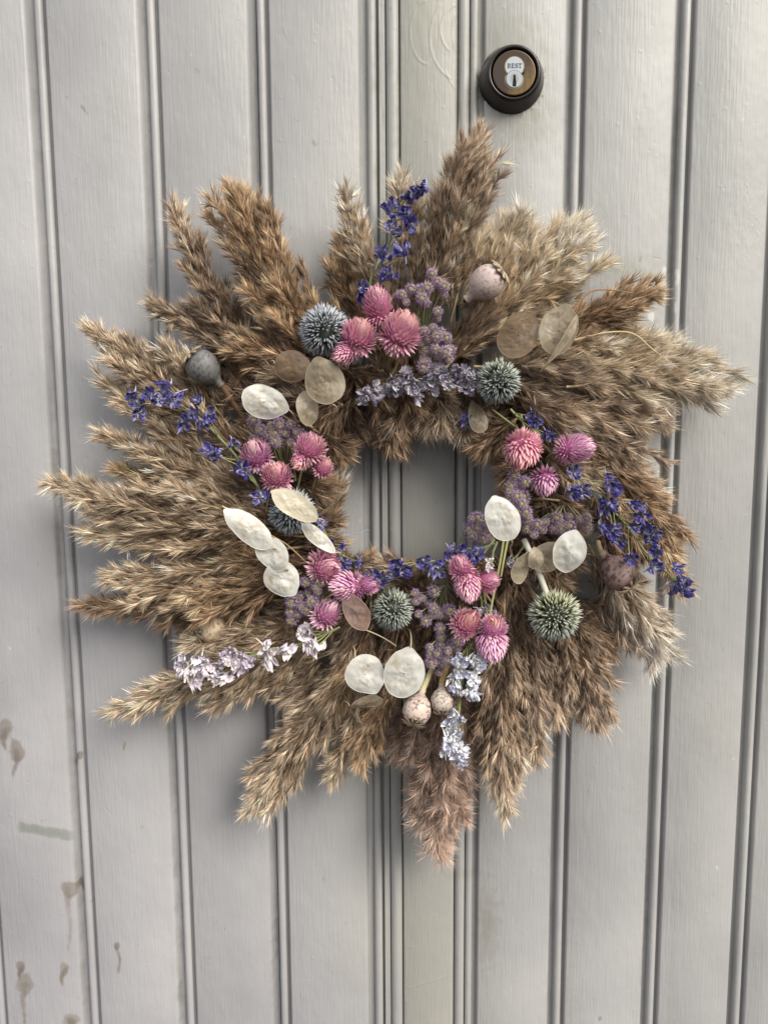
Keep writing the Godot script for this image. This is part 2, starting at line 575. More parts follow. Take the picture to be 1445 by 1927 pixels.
func slab(shape: PackedVector2Array, z0: float, z1: float, col: Color) -> ArrayMesh:
	var g := Geo.new()
	var tris := Geometry2D.triangulate_polygon(shape)
	for i in range(0, tris.size(), 3):
		var id := []
		for k in 3: id.append(g.vert(Vector3(shape[tris[i + k]].x, shape[tris[i + k]].y, z1), Vector3.BACK, col))
		g.tri(id[0], id[1], id[2])
	for i in shape.size():
		var a := shape[i]
		var b := shape[(i + 1) % shape.size()]
		var d := (b - a).normalized()
		var nn := Vector3(d.y, -d.x, 0)
		if Geometry2D.is_point_in_polygon((a + b) * 0.5 + Vector2(nn.x, nn.y) * 0.0001, shape): nn = -nn
		g.flat(Vector3(a.x, a.y, z0), Vector3(b.x, b.y, z0), Vector3(b.x, b.y, z1), Vector3(a.x, a.y, z1), nn, col)
	return g.mesh()

func lock(leaf: Node3D) -> void:
	var at := place(962, 151, 0.0)
	var lk := node("door_lock", leaf, at - leaf.position, "dark bronze round lock with a worn brass face and a steel key cylinder")
	var bronze := mat(0.22, 0.0, 0.6)
	bronze.metallic = 0.55
	var brass := mat(0.38)
	brass.metallic = 0.75
	var steel := mat(0.5, 0.0, 0.4)
	steel.metallic = 0.25
	var dk := srgb(34, 33, 31)
	var g := Geo.new()
	var R := 0.0316
	var prof := [Vector2(-0.002, R), Vector2(0.0006, R), Vector2(0.0022, R * 0.995), Vector2(0.0040, R * 0.965), Vector2(0.0130, R * 0.86), Vector2(0.0158, R * 0.82), Vector2(0.0172, R * 0.785), Vector2(0.0176, R * 0.75), Vector2(0.0172, R * 0.715), Vector2(0.0160, R * 0.70), Vector2(0.0120, R * 0.695), Vector2(0.0120, R * 0.64)]
	var cols := []
	for i in prof.size(): cols.append(dk)
	g.lathe(Vector3.ZERO, Vector3.BACK, prof, 72, cols)
	put("collar", lk, g.mesh(), bronze)
	g = Geo.new()
	prof = [Vector2(0.010, R * 0.665), Vector2(0.0150, R * 0.665), Vector2(0.0162, R * 0.655), Vector2(0.0166, R * 0.635)]
	for i in 13: prof.append(Vector2(0.0166, R * 0.62 * (1.0 - i / 12.0)))
	cols = []
	for i in prof.size():
		for k in 73:
			var a := TAU * k / 72.0
			var p: Vector2 = Vector2(cos(a), sin(a)) * prof[i].y / R
			# handled bare on one side and along the rim
			var x := Vector3.BACK.cross(Vector3(0.3, 0.9, 0.2)).normalized()
			var y := Vector3.BACK.cross(x).normalized()
			var w3 := x * p.x + y * p.y
			var wear := clampf(-0.08 + w3.x * 0.95 - w3.y * 0.75 + 0.5 * noise.get_noise_2d(w3.x * 900.0, w3.y * 60.0), 0, 1)
			if i >= 2 and i <= 3: wear = maxf(wear, 0.6)
			cols.append(srgb(50, 44, 40).lerp(srgb(104, 86, 52), wear))
	g.lathe(Vector3.ZERO, Vector3.BACK, prof, 72, cols)
	put("face", lk, g.mesh(), brass)
	var up := Vector2(0.0, 0.0052)
	var dn := Vector2(0.0, -0.0062)
	var eight: PackedVector2Array = Geometry2D.merge_polygons(round_shape(0.0088, up), round_shape(0.0084, dn))[0]
	var rim: PackedVector2Array = Geometry2D.merge_polygons(round_shape(0.0096, up), round_shape(0.0092, dn))[0]
	put("bezel", lk, slab(rim, 0.015, 0.0169, srgb(120, 98, 60)), brass)
	put("core", lk, slab(eight, 0.015, 0.0173, srgb(146, 152, 158)), steel)
	put("seam", lk, slab(round_shape(0.0082, dn), 0.016, 0.01745, srgb(60, 62, 66)), steel)
	var pl := put("plug", lk, slab(round_shape(0.0077, dn), 0.016, 0.0178, srgb(138, 145, 152)), steel)
	var slot := PackedVector2Array([Vector2(-0.0008, 0.0036), Vector2(-0.0013, 0.0028), Vector2(-0.0011, 0.0016), Vector2(-0.0011, 0.0002), Vector2(-0.0004, -0.0006), Vector2(-0.0013, -0.0022), Vector2(-0.0017, -0.0052), Vector2(-0.0016, -0.0068), Vector2(0.0018, -0.0068), Vector2(0.0018, -0.0026), Vector2(0.0010, -0.0012), Vector2(0.0011, 0.0018), Vector2(0.0013, 0.0028), Vector2(0.0008, 0.0036), Vector2(0.0, 0.0040)])
	var moved := PackedVector2Array()
	for q in slot: moved.append(q + dn)
	put("keyway", lk, slab(moved, 0.016, 0.01795, srgb(8, 8, 9)), M.dark)
	var oval := PackedVector2Array()
	for i in 30: oval.append(dn + Vector2(cos(TAU * i / 30) * 0.0040, 0.0002 + sin(TAU * i / 30) * 0.0050))
	put("plug_recess", lk, slab(oval, 0.016, 0.01787, srgb(130, 128, 124)), steel)
	var tm := TextMesh.new()
	var sf := SystemFont.new()
	sf.font_names = PackedStringArray(["Droid Serif"])
	tm.font = sf
	tm.text = "BEST"
	tm.font_size = 32
	tm.pixel_size = 0.0052 / 32.0
	tm.depth = 0.0004
	var ink := StandardMaterial3D.new()
	ink.albedo_color = Color(0.07, 0.075, 0.085)
	ink.roughness = 0.6
	var tx := put("lettering", lk, tm, ink)
	tx.position = Vector3(0, 0.0058, 0.01745)
	tx.scale = Vector3(1.12, 1.0, 1.0)

# ------------------------------------------------------------------ the wreath

func ring() -> void:
	# a bundle of bare twigs bound into a hoop, almost hidden
	var c := place(783, 938, 0.018)
	for k in 7:
		var g := Geo.new()
		g.o = c
		var pts := []
		var off := Vector2(rr(-0.016, 0.016), rr(-0.012, 0.012))
		var r0 := size_at(236, c) + off.x
		for i in 49:
			var a := TAU * i / 48.0
			var w := sin(a * 3.0 + k * 2.1) * 0.005
			pts.append(c + Vector3(cos(a) * (r0 + w), sin(a) * (r0 + w), off.y + sin(a * 2.0 + k) * 0.005))
		g.tube(pts, radii(0.0045, 0.0040, 49), 7, lin(0.10, 0.065, 0.04), lin(0.12, 0.08, 0.05))
		var o := put("hoop_twig", wreath, g.mesh(), M.stem)
		o.position = c - wreath.position

var tufts := {}

func make_tuft(style: String) -> ArrayMesh:          # one spikelet, growing along +y, 1 long: brown glumes with paler silk between them
	var g := Geo.new()
	var glumes := 7
	var silk := 10
	var open := 0.30
	var dark := lin(0.46, 0.33, 0.225)
	if style == "fluffy":
		glumes = 5
		silk = 20
		open = 0.42
		dark = lin(0.72, 0.58, 0.43)
	elif style == "frizzy":
		glumes = 5
		silk = 34
		open = 0.75
		dark = lin(0.80, 0.52, 0.36)
	for i in glumes:
		var a := TAU * (i + rr(0, 0.6)) / glumes
		var r := Vector3(cos(a), 0, sin(a))
		var o := open * rr(0.35, 1.0)
		var d := (Vector3.UP + r * o).normalized()
		g.blade(Vector3(0, rr(0, 0.15), 0), d, d.cross(r).normalized(), rr(0.7, 1.1), rr(0.046, 0.074), r * rr(-0.02, 0.12), dark.lerp(Color.WHITE, 0.55 if i % 3 == 0 else 0.0) * rr(0.8, 1.0), dark.lerp(Color.WHITE, 1.0 if i % 3 == 0 else rr(0.1, 0.6)), 0.25, 0.35)
	for i in silk:
		var a := rr(0, TAU)
		var r := Vector3(cos(a), 0, sin(a))
		var o := open * rr(0.3, 1.7)
		var d := (Vector3.UP + r * o).normalized()
		g.hair(Vector3(0, rr(0, 0.4), 0), d, d.cross(r).normalized(), rr(0.55, 1.12), rr(0.013, 0.026), r * rr(-0.10, 0.20) + Vector3(rr(-0.10, 0.10), 0, rr(-0.10, 0.10)), Color.WHITE * rr(0.5, 0.75), Color.WHITE)
	return g.mesh()

const PALETTE := {  # brown root, darkened further to paint shade inside the plume, then pale tip
	"gold": [Color(0.250, 0.155, 0.085), Color(0.76, 0.58, 0.38)],
	"cream": [Color(0.58, 0.445, 0.290), Color(0.96, 0.90, 0.76)],
	"white": [Color(0.52, 0.42, 0.315), Color(0.95, 0.90, 0.82)],
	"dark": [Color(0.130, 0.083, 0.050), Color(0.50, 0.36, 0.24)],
	"straw": [Color(0.265, 0.190, 0.120), Color(0.93, 0.79, 0.60)],
	"umber": [Color(0.205, 0.142, 0.094), Color(0.84, 0.69, 0.53)],
	"rosy": [Color(0.240, 0.160, 0.122), Color(0.70, 0.55, 0.45)],
}

func plume(label: String, base: Vector2, tip: Vector2, half: float, pal: String, bend := 0.0, zb := 0.05, zt := 0.04, dens := 1.0, style := "reed") -> void:
	# base, tip, half width and sideways bend in picture pixels at their own distance
	var b := place(base.x, base.y, zb)
	var t := place(tip.x, tip.y, zt)
	var ax := (t - b).normalized()
	t -= ax * minf(0.011, b.distance_to(t) * 0.1)      # the last spikelets reach past the stalk's end
	var long := b.distance_to(t)
	var side := ax.cross(Vector3.BACK).normalized()
	var front := side.cross(ax).normalized()
	if front.z < 0: front = -front
	var m := (b + t) * 0.5 + side * size_at(bend, (b + t) * 0.5)
	var W := size_at(half, (b + t) * 0.5) * (1.04 if style == "fluffy" else 0.93)
	var part := node("reed_plume", wreath, b - wreath.position, label)
	var g := Geo.new()
	g.o = b
	g.tube(curve3(b - ax * long * 0.04, b.lerp(t, 0.92), m, 9), radii(0.0014, 0.0005, 9), 6, lin(0.34, 0.25, 0.14), lin(0.36, 0.26, 0.15))
	put("stem", part, g.mesh(), M.stem)
	if not tufts.has(style):
		tufts[style] = [make_tuft(style), make_tuft(style), make_tuft(style)]
	var where: Array[Transform3D] = []
	var tint := PackedColorArray()
	var c0: Color = PALETTE[pal][0]
	var c1: Color = PALETTE[pal][1]
	var nb := int(clampf(long / 0.0052, 13, 46) * (0.75 + 0.25 * dens))
	var phase := rr(0, TAU)
	for i in nb + 1:
		var last := i == nb
		var s := lerpf(-0.02, 0.93, pow((i + rr(0, 0.8)) / nb, 0.92)) if not last else 0.62
		var along := b.lerp(m, s).lerp(m.lerp(t, s), s)
		var tang := (m - b).lerp(t - m, s).normalized()
		var phi := phase + i * 2.39996
		var open := rr(0.28, 0.58)
		# the outline: full from a third up, drawn out to a point
		var e := 0.0
		var s2 := clampf(s + 0.13, 0, 1)
		if s2 < 0.38: e = lerpf(0.9, 1.0, s2 / 0.38)
		else: e = pow(1.0 - (s2 - 0.38) / 0.62, 0.50 if style == "fluffy" else 0.68)
		var reach := W * maxf(e, 0.10) * rr(0.72, 1.12)
		var out := side * cos(phi) + front * sin(phi) * 0.62
		var bl := minf(reach / sin(open), (1.0 - s) * long + 0.008)
		if last:
			open = 0.0
			bl = long * 0.38
		bl = maxf(bl, 0.012)
		var d0 := (tang * cos(open) + out * sin(open)).normalized()
		var sag := Vector3.DOWN * bl * rr(0.02, 0.13) if not last else Vector3.ZERO
		var tone := rr(0.68, 1.32)
		var count := int(bl / (0.0019 / dens)) + 4
		for k in count:
			var u := pow((k + rr(0, 1)) / count, 0.78)
			var d := d0.lerp(tang, u * 0.45).normalized()
			var p := along + d0 * bl * u * (1.0 - 0.2 * u) + tang * bl * u * u * 0.2 + sag * u * u
			var wob := perp(d)
			var spread := rr(0.06, 0.34 + 0.42 * u)
			if rng.randf() < 0.04: spread = rr(0.7, 1.5)
			if style == "frizzy": spread = rr(0.4, 1.3)
			var dir := (d * cos(spread) + wob * sin(spread)).normalized()
			p += wob * rr(0.0, 0.0050) * (1.0 - u * 0.5)
			var sc := rr(0.0105, 0.0180) * (0.9 + 0.15 * u)
			if style == "fluffy": sc *= 1.12
			if p.z < 0.006: p.z = 0.006 + rr(0, 0.004)
			if p.z + dir.z * sc < 0.001: dir.z = absf(dir.z) * 0.3
			dir = dir.normalized()
			var x := perp(dir)
			where.append(Transform3D(Basis(x * sc, dir * sc, x.cross(dir) * sc), p - b))
			var tipness := clampf(smoothstep(0.45, 1.05, s + u * 0.25) * 0.50 + u * u * 0.50, 0, 1)
			var col := c0.lerp(c1, clampf(tipness + rr(-0.22, 0.26), 0, 1)) * (tone * (rr(0.85, 1.15) if rng.randf() < 0.55 else (rr(0.5, 0.75) if rng.randf() < 0.45 else rr(1.25, 1.6))))
			col = Color(minf(col.r, 0.96), minf(col.g, 0.93), minf(col.b, 0.88))
			tint.append(col)
	for k in 3:
		var mm := MultiMesh.new()
		mm.transform_format = MultiMesh.TRANSFORM_3D
		mm.use_colors = true
		mm.mesh = tufts[style][k]
		var have := (where.size() - k + 2) / 3
		mm.instance_count = have
		for i in have:
			mm.set_instance_transform(i, where[i * 3 + k])
			mm.set_instance_color(i, tint[i * 3 + k])
		var o := MultiMeshInstance3D.new()
		o.name = numbered("plumage", part)
		o.multimesh = mm
		o.material_override = M.plume
		o.set_meta("kind", "stuff")
		part.add_child(o, true)

func plumes() -> void:
	# upper edge, from the lock round to the left
	plume("tall tan plume whose tip ends just under the lock", Vector2(775, 620), Vector2(914, 222), 84, "umber", 4, 0.055, 0.05, 1.1)
	plume("pale side plume behind the top blue larkspur", Vector2(790, 560), Vector2(748, 312), 44, "cream", 6, 0.035, 0.035)
	plume("small straw plume with open pale tips left of the top larkspur", Vector2(735, 580), Vector2(640, 340), 38, "cream", -14, 0.04, 0.04, 0.7)
	plume("short brown plume beside the blue globe thistle", Vector2(690, 620), Vector2(636, 440), 28, "gold", 0, 0.03, 0.03)
	plume("broad golden brown plume at the upper left", Vector2(610, 700), Vector2(430, 330), 90, "gold", -14, 0.055, 0.045, 1.15)
	plume("", Vector2(640, 720), Vector2(500, 520), 72, "gold", 0, 0.06, 0.065)
	plume("", Vector2(560, 740), Vector2(420, 570), 44, "dark", 0, 0.035, 0.03)
	plume("", Vector2(690, 660), Vector2(640, 470), 56, "gold", 0, 0.03, 0.03)
	plume("narrow plume with a thin upright tip at the upper left", Vector2(490, 720), Vector2(319, 364), 48, "umber", -22, 0.045, 0.04)
	plume("ragged side tip reaching left over the door", Vector2(440, 660), Vector2(272, 566), 26, "umber", 8, 0.03, 0.035, 0.7)
	plume("", Vector2(500, 800), Vector2(365, 560), 42, "dark", 0, 0.03, 0.025)
	plume("straw plume pointing up at the far left", Vector2(450, 850), Vector2(150, 600), 58, "straw", 6, 0.045, 0.045)
	plume("", Vector2(430, 800), Vector2(300, 640), 30, "straw", 0, 0.04, 0.045)
	plume("", Vector2(470, 760), Vector2(345, 668), 30, "straw", 0, 0.04, 0.04)
	plume("plume with loose pale tip below the left larkspur", Vector2(500, 950), Vector2(172, 700), 40, "straw", 0, 0.035, 0.04)
	plume("thin reed plume with a pointed tip under the left larkspur", Vector2(530, 960), Vector2(172, 806), 40, "straw", -6, 0.05, 0.05)
	plume("", Vector2(530, 985), Vector2(198, 872), 38, "gold", -10, 0.04, 0.035)
	plume("big pale gold plume reaching farthest left", Vector2(500, 1010), Vector2(76, 898), 66, "straw", -20, 0.06, 0.05, 1.15)
	plume("", Vector2(560, 1000), Vector2(300, 905), 46, "straw", -8, 0.06, 0.065)
	plume("", Vector2(500, 1040), Vector2(140, 1000), 44, "straw", 4, 0.05, 0.045)
	plume("drooping pale plume under the big left plume", Vector2(520, 1060), Vector2(180, 1082), 62, "straw", -22, 0.055, 0.045)
	plume("", Vector2(560, 1080), Vector2(330, 1130), 54, "gold", -14, 0.065, 0.06)
	plume("dark brown plume with a pointed tip at the lower left", Vector2(540, 1130), Vector2(130, 1142), 46, "dark", 4, 0.035, 0.03)
	plume("", Vector2(520, 1160), Vector2(330, 1180), 34, "dark", 4, 0.03, 0.03)
	# lower left and bottom
	plume("long straw plume under the white larkspur, with a pale tip", Vector2(610, 1190), Vector2(186, 1352), 56, "straw", 10, 0.05, 0.045, 1.1)
	plume("", Vector2(610, 1170), Vector2(330, 1215), 36, "straw", 4, 0.045, 0.04)
	plume("", Vector2(620, 1230), Vector2(378, 1338), 26, "straw", 8, 0.035, 0.035)
	plume("", Vector2(650, 1240), Vector2(530, 1325), 26, "umber", 4, 0.03, 0.03)
	plume("", Vector2(700, 1250), Vector2(575, 1355), 30, "umber", 6, 0.04, 0.04)
	plume("straw plume hanging down to a narrow tip at the lower left", Vector2(690, 1240), Vector2(458, 1548), 64, "straw", 16, 0.05, 0.045, 1.1)
	plume("", Vector2(720, 1290), Vector2(612, 1480), 34, "straw", 4, 0.04, 0.035)
	plume("small reed tip between the lower straw plume and the rosy plume", Vector2(740, 1300), Vector2(672, 1448), 24, "gold", 6, 0.045, 0.045)
	plume("", Vector2(745, 1290), Vector2(655, 1408), 12, "gold", 0, 0.045, 0.05, 0.6)
	plume("frizzy rosy brown plume hanging lowest", Vector2(815, 1250), Vector2(830, 1630), 74, "rosy", -8, 0.05, 0.045, 1.15, "frizzy")
	plume("", Vector2(850, 1270), Vector2(905, 1440), 38, "rosy", 0, 0.03, 0.03, 1.0, "frizzy")
	plume("", Vector2(760, 1300), Vector2(765, 1440), 34, "rosy", 0, 0.03, 0.03, 1.0, "frizzy")
	plume("dense plume hanging to a dark tip right of the rosy one", Vector2(950, 1130), Vector2(952, 1552), 66, "umber", 10, 0.055, 0.045, 1.15)
	plume("", Vector2(985, 1180), Vector2(1012, 1450), 42, "umber", 0, 0.05, 0.04)
	plume("", Vector2(920, 1180), Vector2(925, 1400), 40, "dark", 0, 0.045, 0.04)
	plume("", Vector2(1000, 1150), Vector2(1062, 1370), 44, "umber", 0, 0.04, 0.035)
	plume("brown plume ending in a blunt tip at the lower right", Vector2(1040, 1120), Vector2(1126, 1384), 62, "umber", -14, 0.045, 0.04, 1.1)
	plume("", Vector2(1060, 1100), Vector2(1150, 1240), 36, "dark", -4, 0.035, 0.03)
	plume("", Vector2(1020, 1080), Vector2(1105, 1215), 46, "dark", 0, 0.045, 0.04)
	plume("silky cream plume at the lower right edge", Vector2(1130, 1050), Vector2(1252, 1240), 46, "white", -8, 0.05, 0.04, 1.1, "fluffy")
	plume("", Vector2(1110, 1030), Vector2(1195, 1200), 40, "umber", 0, 0.03, 0.03, 1.0, "fluffy")
	# right side
	plume("", Vector2(1090, 880), Vector2(1190, 1110), 56, "dark", -30, 0.04, 0.035)
	plume("golden plume curving down along the outer right edge", Vector2(1080, 830), Vector2(1288, 1132), 58, "gold", -58, 0.05, 0.04, 1.15)
	plume("", Vector2(1010, 770), Vector2(1245, 950), 60, "umber", -40, 0.045, 0.04)
	plume("", Vector2(960, 760), Vector2(1190, 860), 56, "umber", -18, 0.045, 0.04, 1.0, "fluffy")
	plume("brown plume pointing right below the cream one", Vector2(930, 720), Vector2(1268, 802), 62, "umber", -14, 0.055, 0.045, 1.1, "fluffy")
	plume("fluffy cream plume reaching farthest right", Vector2(960, 660), Vector2(1390, 738), 74, "cream", -20, 0.06, 0.045, 1.15, "fluffy")
	plume("", Vector2(1020, 640), Vector2(1285, 652), 38, "cream", -6, 0.045, 0.04, 1.0, "fluffy")
	plume("golden brown plume with a pointed tip at the right", Vector2(1010, 650), Vector2(1258, 540), 48, "gold", -6, 0.064, 0.055, 1.1)
	plume("", Vector2(900, 690), Vector2(1130, 700), 50, "umber", 0, 0.065, 0.06, 1.0, "fluffy")
	plume("fluffy pale gold plume at the upper right", Vector2(880, 650), Vector2(1112, 424), 70, "cream", -4, 0.064, 0.055, 1.15, "fluffy")
	plume("", Vector2(900, 640), Vector2(1096, 500), 44, "cream", 0, 0.045, 0.04, 1.0, "fluffy")
	plume("", Vector2(880, 620), Vector2(985, 398), 56, "cream", 0, 0.055, 0.050, 1.1, "fluffy")
	plume("", Vector2(850, 600), Vector2(896, 402), 50, "cream", 0, 0.055, 0.05, 1.0, "fluffy")
	plume("", Vector2(840, 690), Vector2(960, 560), 54, "umber", 0, 0.06, 0.06, 1.0, "fluffy")
	plume("", Vector2(830, 660), Vector2(910, 600), 44, "umber", 0, 0.06, 0.06, 1.0, "fluffy")
	plume("", Vector2(770, 640), Vector2(720, 500), 44, "umber", 0, 0.045, 0.04)
	plume("", Vector2(790, 600), Vector2(850, 470), 50, "umber", 0, 0.055, 0.055)
	# short pieces that fill the ring
	plume("", Vector2(600, 700), Vector2(440, 640), 50, "gold", 0, 0.06, 0.06)
	plume("", Vector2(640, 760), Vector2(500, 690), 46, "umber", 0, 0.055, 0.055)
	plume("", Vector2(560, 800), Vector2(440, 720), 40, "dark", 0, 0.045, 0.04)
	plume("", Vector2(640, 690), Vector2(720, 740), 34, "dark", 0, 0.06, 0.062)
	plume("", Vector2(700, 690), Vector2(790, 745), 36, "dark", 0, 0.058, 0.06)
	plume("", Vector2(800, 700), Vector2(740, 800), 40, "umber", 0, 0.055, 0.045)
	plume("", Vector2(850, 700), Vector2(800, 800), 40, "umber", 0, 0.055, 0.045)
	plume("", Vector2(690, 690), Vector2(610, 790), 46, "dark", 0, 0.055, 0.05)
	plume("", Vector2(720, 700), Vector2(745, 838), 44, "dark", 0, 0.05, 0.04)
	plume("", Vector2(660, 720), Vector2(640, 815), 40, "dark", 0, 0.04, 0.03)
	plume("", Vector2(790, 690), Vector2(830, 790), 48, "umber", 0, 0.055, 0.05, 1.0, "fluffy")
	plume("", Vector2(870, 690), Vector2(880, 800), 44, "umber", 0, 0.045, 0.04, 1.0, "fluffy")
	plume("", Vector2(870, 740), Vector2(925, 830), 36, "dark", 0, 0.04, 0.03, 1.0, "fluffy")
	plume("", Vector2(960, 740), Vector2(1075, 790), 44, "umber", 0, 0.06, 0.06, 1.0, "fluffy")
	plume("", Vector2(990, 800), Vector2(1110, 900), 46, "umber", 0, 0.05, 0.045, 1.0, "fluffy")
	plume("", Vector2(1000, 880), Vector2(1090, 1000), 46, "dark", 0, 0.045, 0.045)
	plume("", Vector2(980, 960), Vector2(1060, 1110), 48, "dark", 0, 0.045, 0.04)
	plume("", Vector2(960, 1030), Vector2(985, 1180), 50, "dark", 0, 0.05, 0.05)
	plume("", Vector2(900, 1060), Vector2(930, 1220), 44, "dark", 0, 0.045, 0.05)
	plume("", Vector2(860, 1090), Vector2(690, 1062), 34, "umber", 0, 0.045, 0.04)
	plume("", Vector2(840, 1120), Vector2(800, 1270), 44, "dark", 0, 0.04, 0.045)
	plume("", Vector2(760, 1130), Vector2(730, 1290), 46, "dark", 0, 0.045, 0.05)
	plume("", Vector2(700, 1110), Vector2(640, 1260), 44, "umber", 0, 0.045, 0.05)
	plume("", Vector2(700, 1180), Vector2(620, 1330), 36, "gold", 0, 0.05, 0.05)
	plume("", Vector2(640, 1110), Vector2(520, 1180), 44, "dark", 0, 0.04, 0.04)
	plume("", Vector2(600, 1060), Vector2(430, 1060), 48, "gold", 0, 0.06, 0.06)
	plume("", Vector2(580, 1010), Vector2(420, 1000), 46, "gold", 0, 0.055, 0.055)
	plume("", Vector2(560, 940), Vector2(400, 900), 42, "umber", 0, 0.05, 0.05)
	plume("", Vector2(560, 880), Vector2(430, 820), 38, "dark", 0, 0.04, 0.04)
	plume("", Vector2(520, 960), Vector2(590, 850), 34, "dark", 0, 0.03, 0.03)
	plume("thin wispy reed tip at the inner left edge of the ring", Vector2(612, 1010), Vector2(640, 900), 18, "straw", -6, 0.03, 0.03, 0.6)

# ------------------------------------------------------------------ flowers

func globe_thistle(label: String, px: float, py: float, r_px: float, z: float, cool: Color, tipc: Color, stem_to := Vector2.ZERO, green := 0.0) -> void:
	var p := place(px, py, z)
	var r := size_at(r_px, p)
	var part := node("globe_thistle", wreath, p - wreath.position, label)
	var g := Geo.new()
	var prof := []
	var cols := []
	for i in 13:
		var a := PI * i / 12.0
		prof.append(Vector2(-cos(a), sin(a)) * r * 0.52)
		cols.append(lin(0.05, 0.06, 0.05))
	g.lathe(Vector3.ZERO, Vector3.BACK, prof, 20, cols)
	put("core", part, g.mesh(), M.thistle)
	g = Geo.new()
	var n := 620
	for i in n:
		var y := 1.0 - 2.0 * (i + 0.5) / n
		var a := i * 2.39996 + rr(-0.06, 0.06)
		var q := sqrt(1.0 - y * y)
		var d := Vector3(cos(a) * q, sin(a) * q, y)
		d = (d + perp(d) * rr(0, 0.10)).normalized()
		if rng.randf() < 0.07 or noise.get_noise_3d(d.x * 60.0 + py, d.y * 60.0, d.z * 60.0) > 0.42: continue
		var l := rr(0.46, 0.62) * r * (0.94 + 0.22 * noise.get_noise_3d(d.x * 120.0 + px, d.y * 120.0, d.z * 120.0))
		var base := lin(0.09, 0.11, 0.085)
		var mid := cool * rr(0.75, 1.2)
		var tip := tipc * rr(0.8, 1.15)
		if green > 0.0:
			var gk := clampf(green * (0.55 + d.y * 0.9 + d.z * 0.3), 0, 1)
			mid = mid.lerp(lin(0.25, 0.26, 0.13), gk)
			tip = tip.lerp(lin(0.50, 0.51, 0.32), gk)
		g.spike(d * r * 0.44, d, perp(d), l * 1.05, r * 0.082, base, mid, tip, 0.66)
		for k in 2:      # fine bristles at the foot of each floret
			var e := (d + perp(d) * rr(0.10, 0.22)).normalized()
			g.spike(d * r * 0.44, e, perp(e), l * rr(0.55, 0.85), r * 0.028, base, mid * 0.9, tip, 0.6)
	var s := put("florets", part, g.mesh(), M.thistle)
	s.set_meta("kind", "stuff")
	if stem_to != Vector2.ZERO:
		g = Geo.new()
		g.o = p
		var e := place(stem_to.x, stem_to.y, z - 0.02)
		g.tube(curve3(p + (e - p).normalized() * r * 0.3 , e, (p + e) * 0.5 + Vector3(0.003, 0, 0.006), 10), radii(0.0028, 0.0030, 10), 8, lin(0.46, 0.46, 0.40), lin(0.42, 0.41, 0.34))
		put("stem", part, g.mesh(), M.stem)

func amaranth(label: String, px: float, py: float, rx: float, ry: float, turn: float, lean: float, z: float, col: Color, tipc: Color, peach := 0.0, stem_to := Vector2.ZERO, n := 210, twin := []) -> void:
	# an egg of papery bracts; turn: degrees from up, clockwise; lean: how far its top points at the viewer, degrees
	var p := place(px, py, z)
	var part := node("globe_amaranth", wreath, p - wreath.position, label)
	amaranth_head(part, Vector3.ZERO, size_at(rx, p), size_at(ry, p), turn, lean, col, tipc, peach, n)
	if twin.size(): # a second, smaller head grown out of the first: dx, dy, rx, ry, turn, lean, peach
		var q := place(px + twin[0], py + twin[1], z + 0.003)
		amaranth_head(part, q - p, size_at(twin[2], q), size_at(twin[3], q), twin[4], twin[5], col, tipc, twin[6], 130)
	var t := deg_to_rad(turn)
	var l := deg_to_rad(lean)
	var ax := Vector3(sin(t) * cos(l), cos(t) * cos(l), sin(l))
	var g := Geo.new()
	var foot := -ax * size_at(ry, p) * 0.9
	for k in 3:
		var d := (perp(ax) * 0.9 + ax * 0.25).normalized()
		g.blade(foot, d, d.cross(ax).normalized(), size_at(rx, p) * rr(0.9, 1.2), size_at(rx, p) * 0.5, ax * 0.003, lin(0.14, 0.16, 0.07), lin(0.30, 0.27, 0.16), 0.2)
	put("leaf_bract", part, g.mesh(), M.bract)
	g = Geo.new()
	var e := -ax * size_at(ry, p) * 2.2 + Vector3(0, 0, -0.03)
	if stem_to != Vector2.ZERO: e = place(stem_to.x, stem_to.y, z - 0.03) - p
	g.tube(curve3(foot, e, (foot + e) * 0.5 - ax * 0.008, 9), radii(0.0011, 0.0012, 9), 6, lin(0.22, 0.21, 0.10), lin(0.20, 0.18, 0.09))
	put("stem", part, g.mesh(), M.stem)

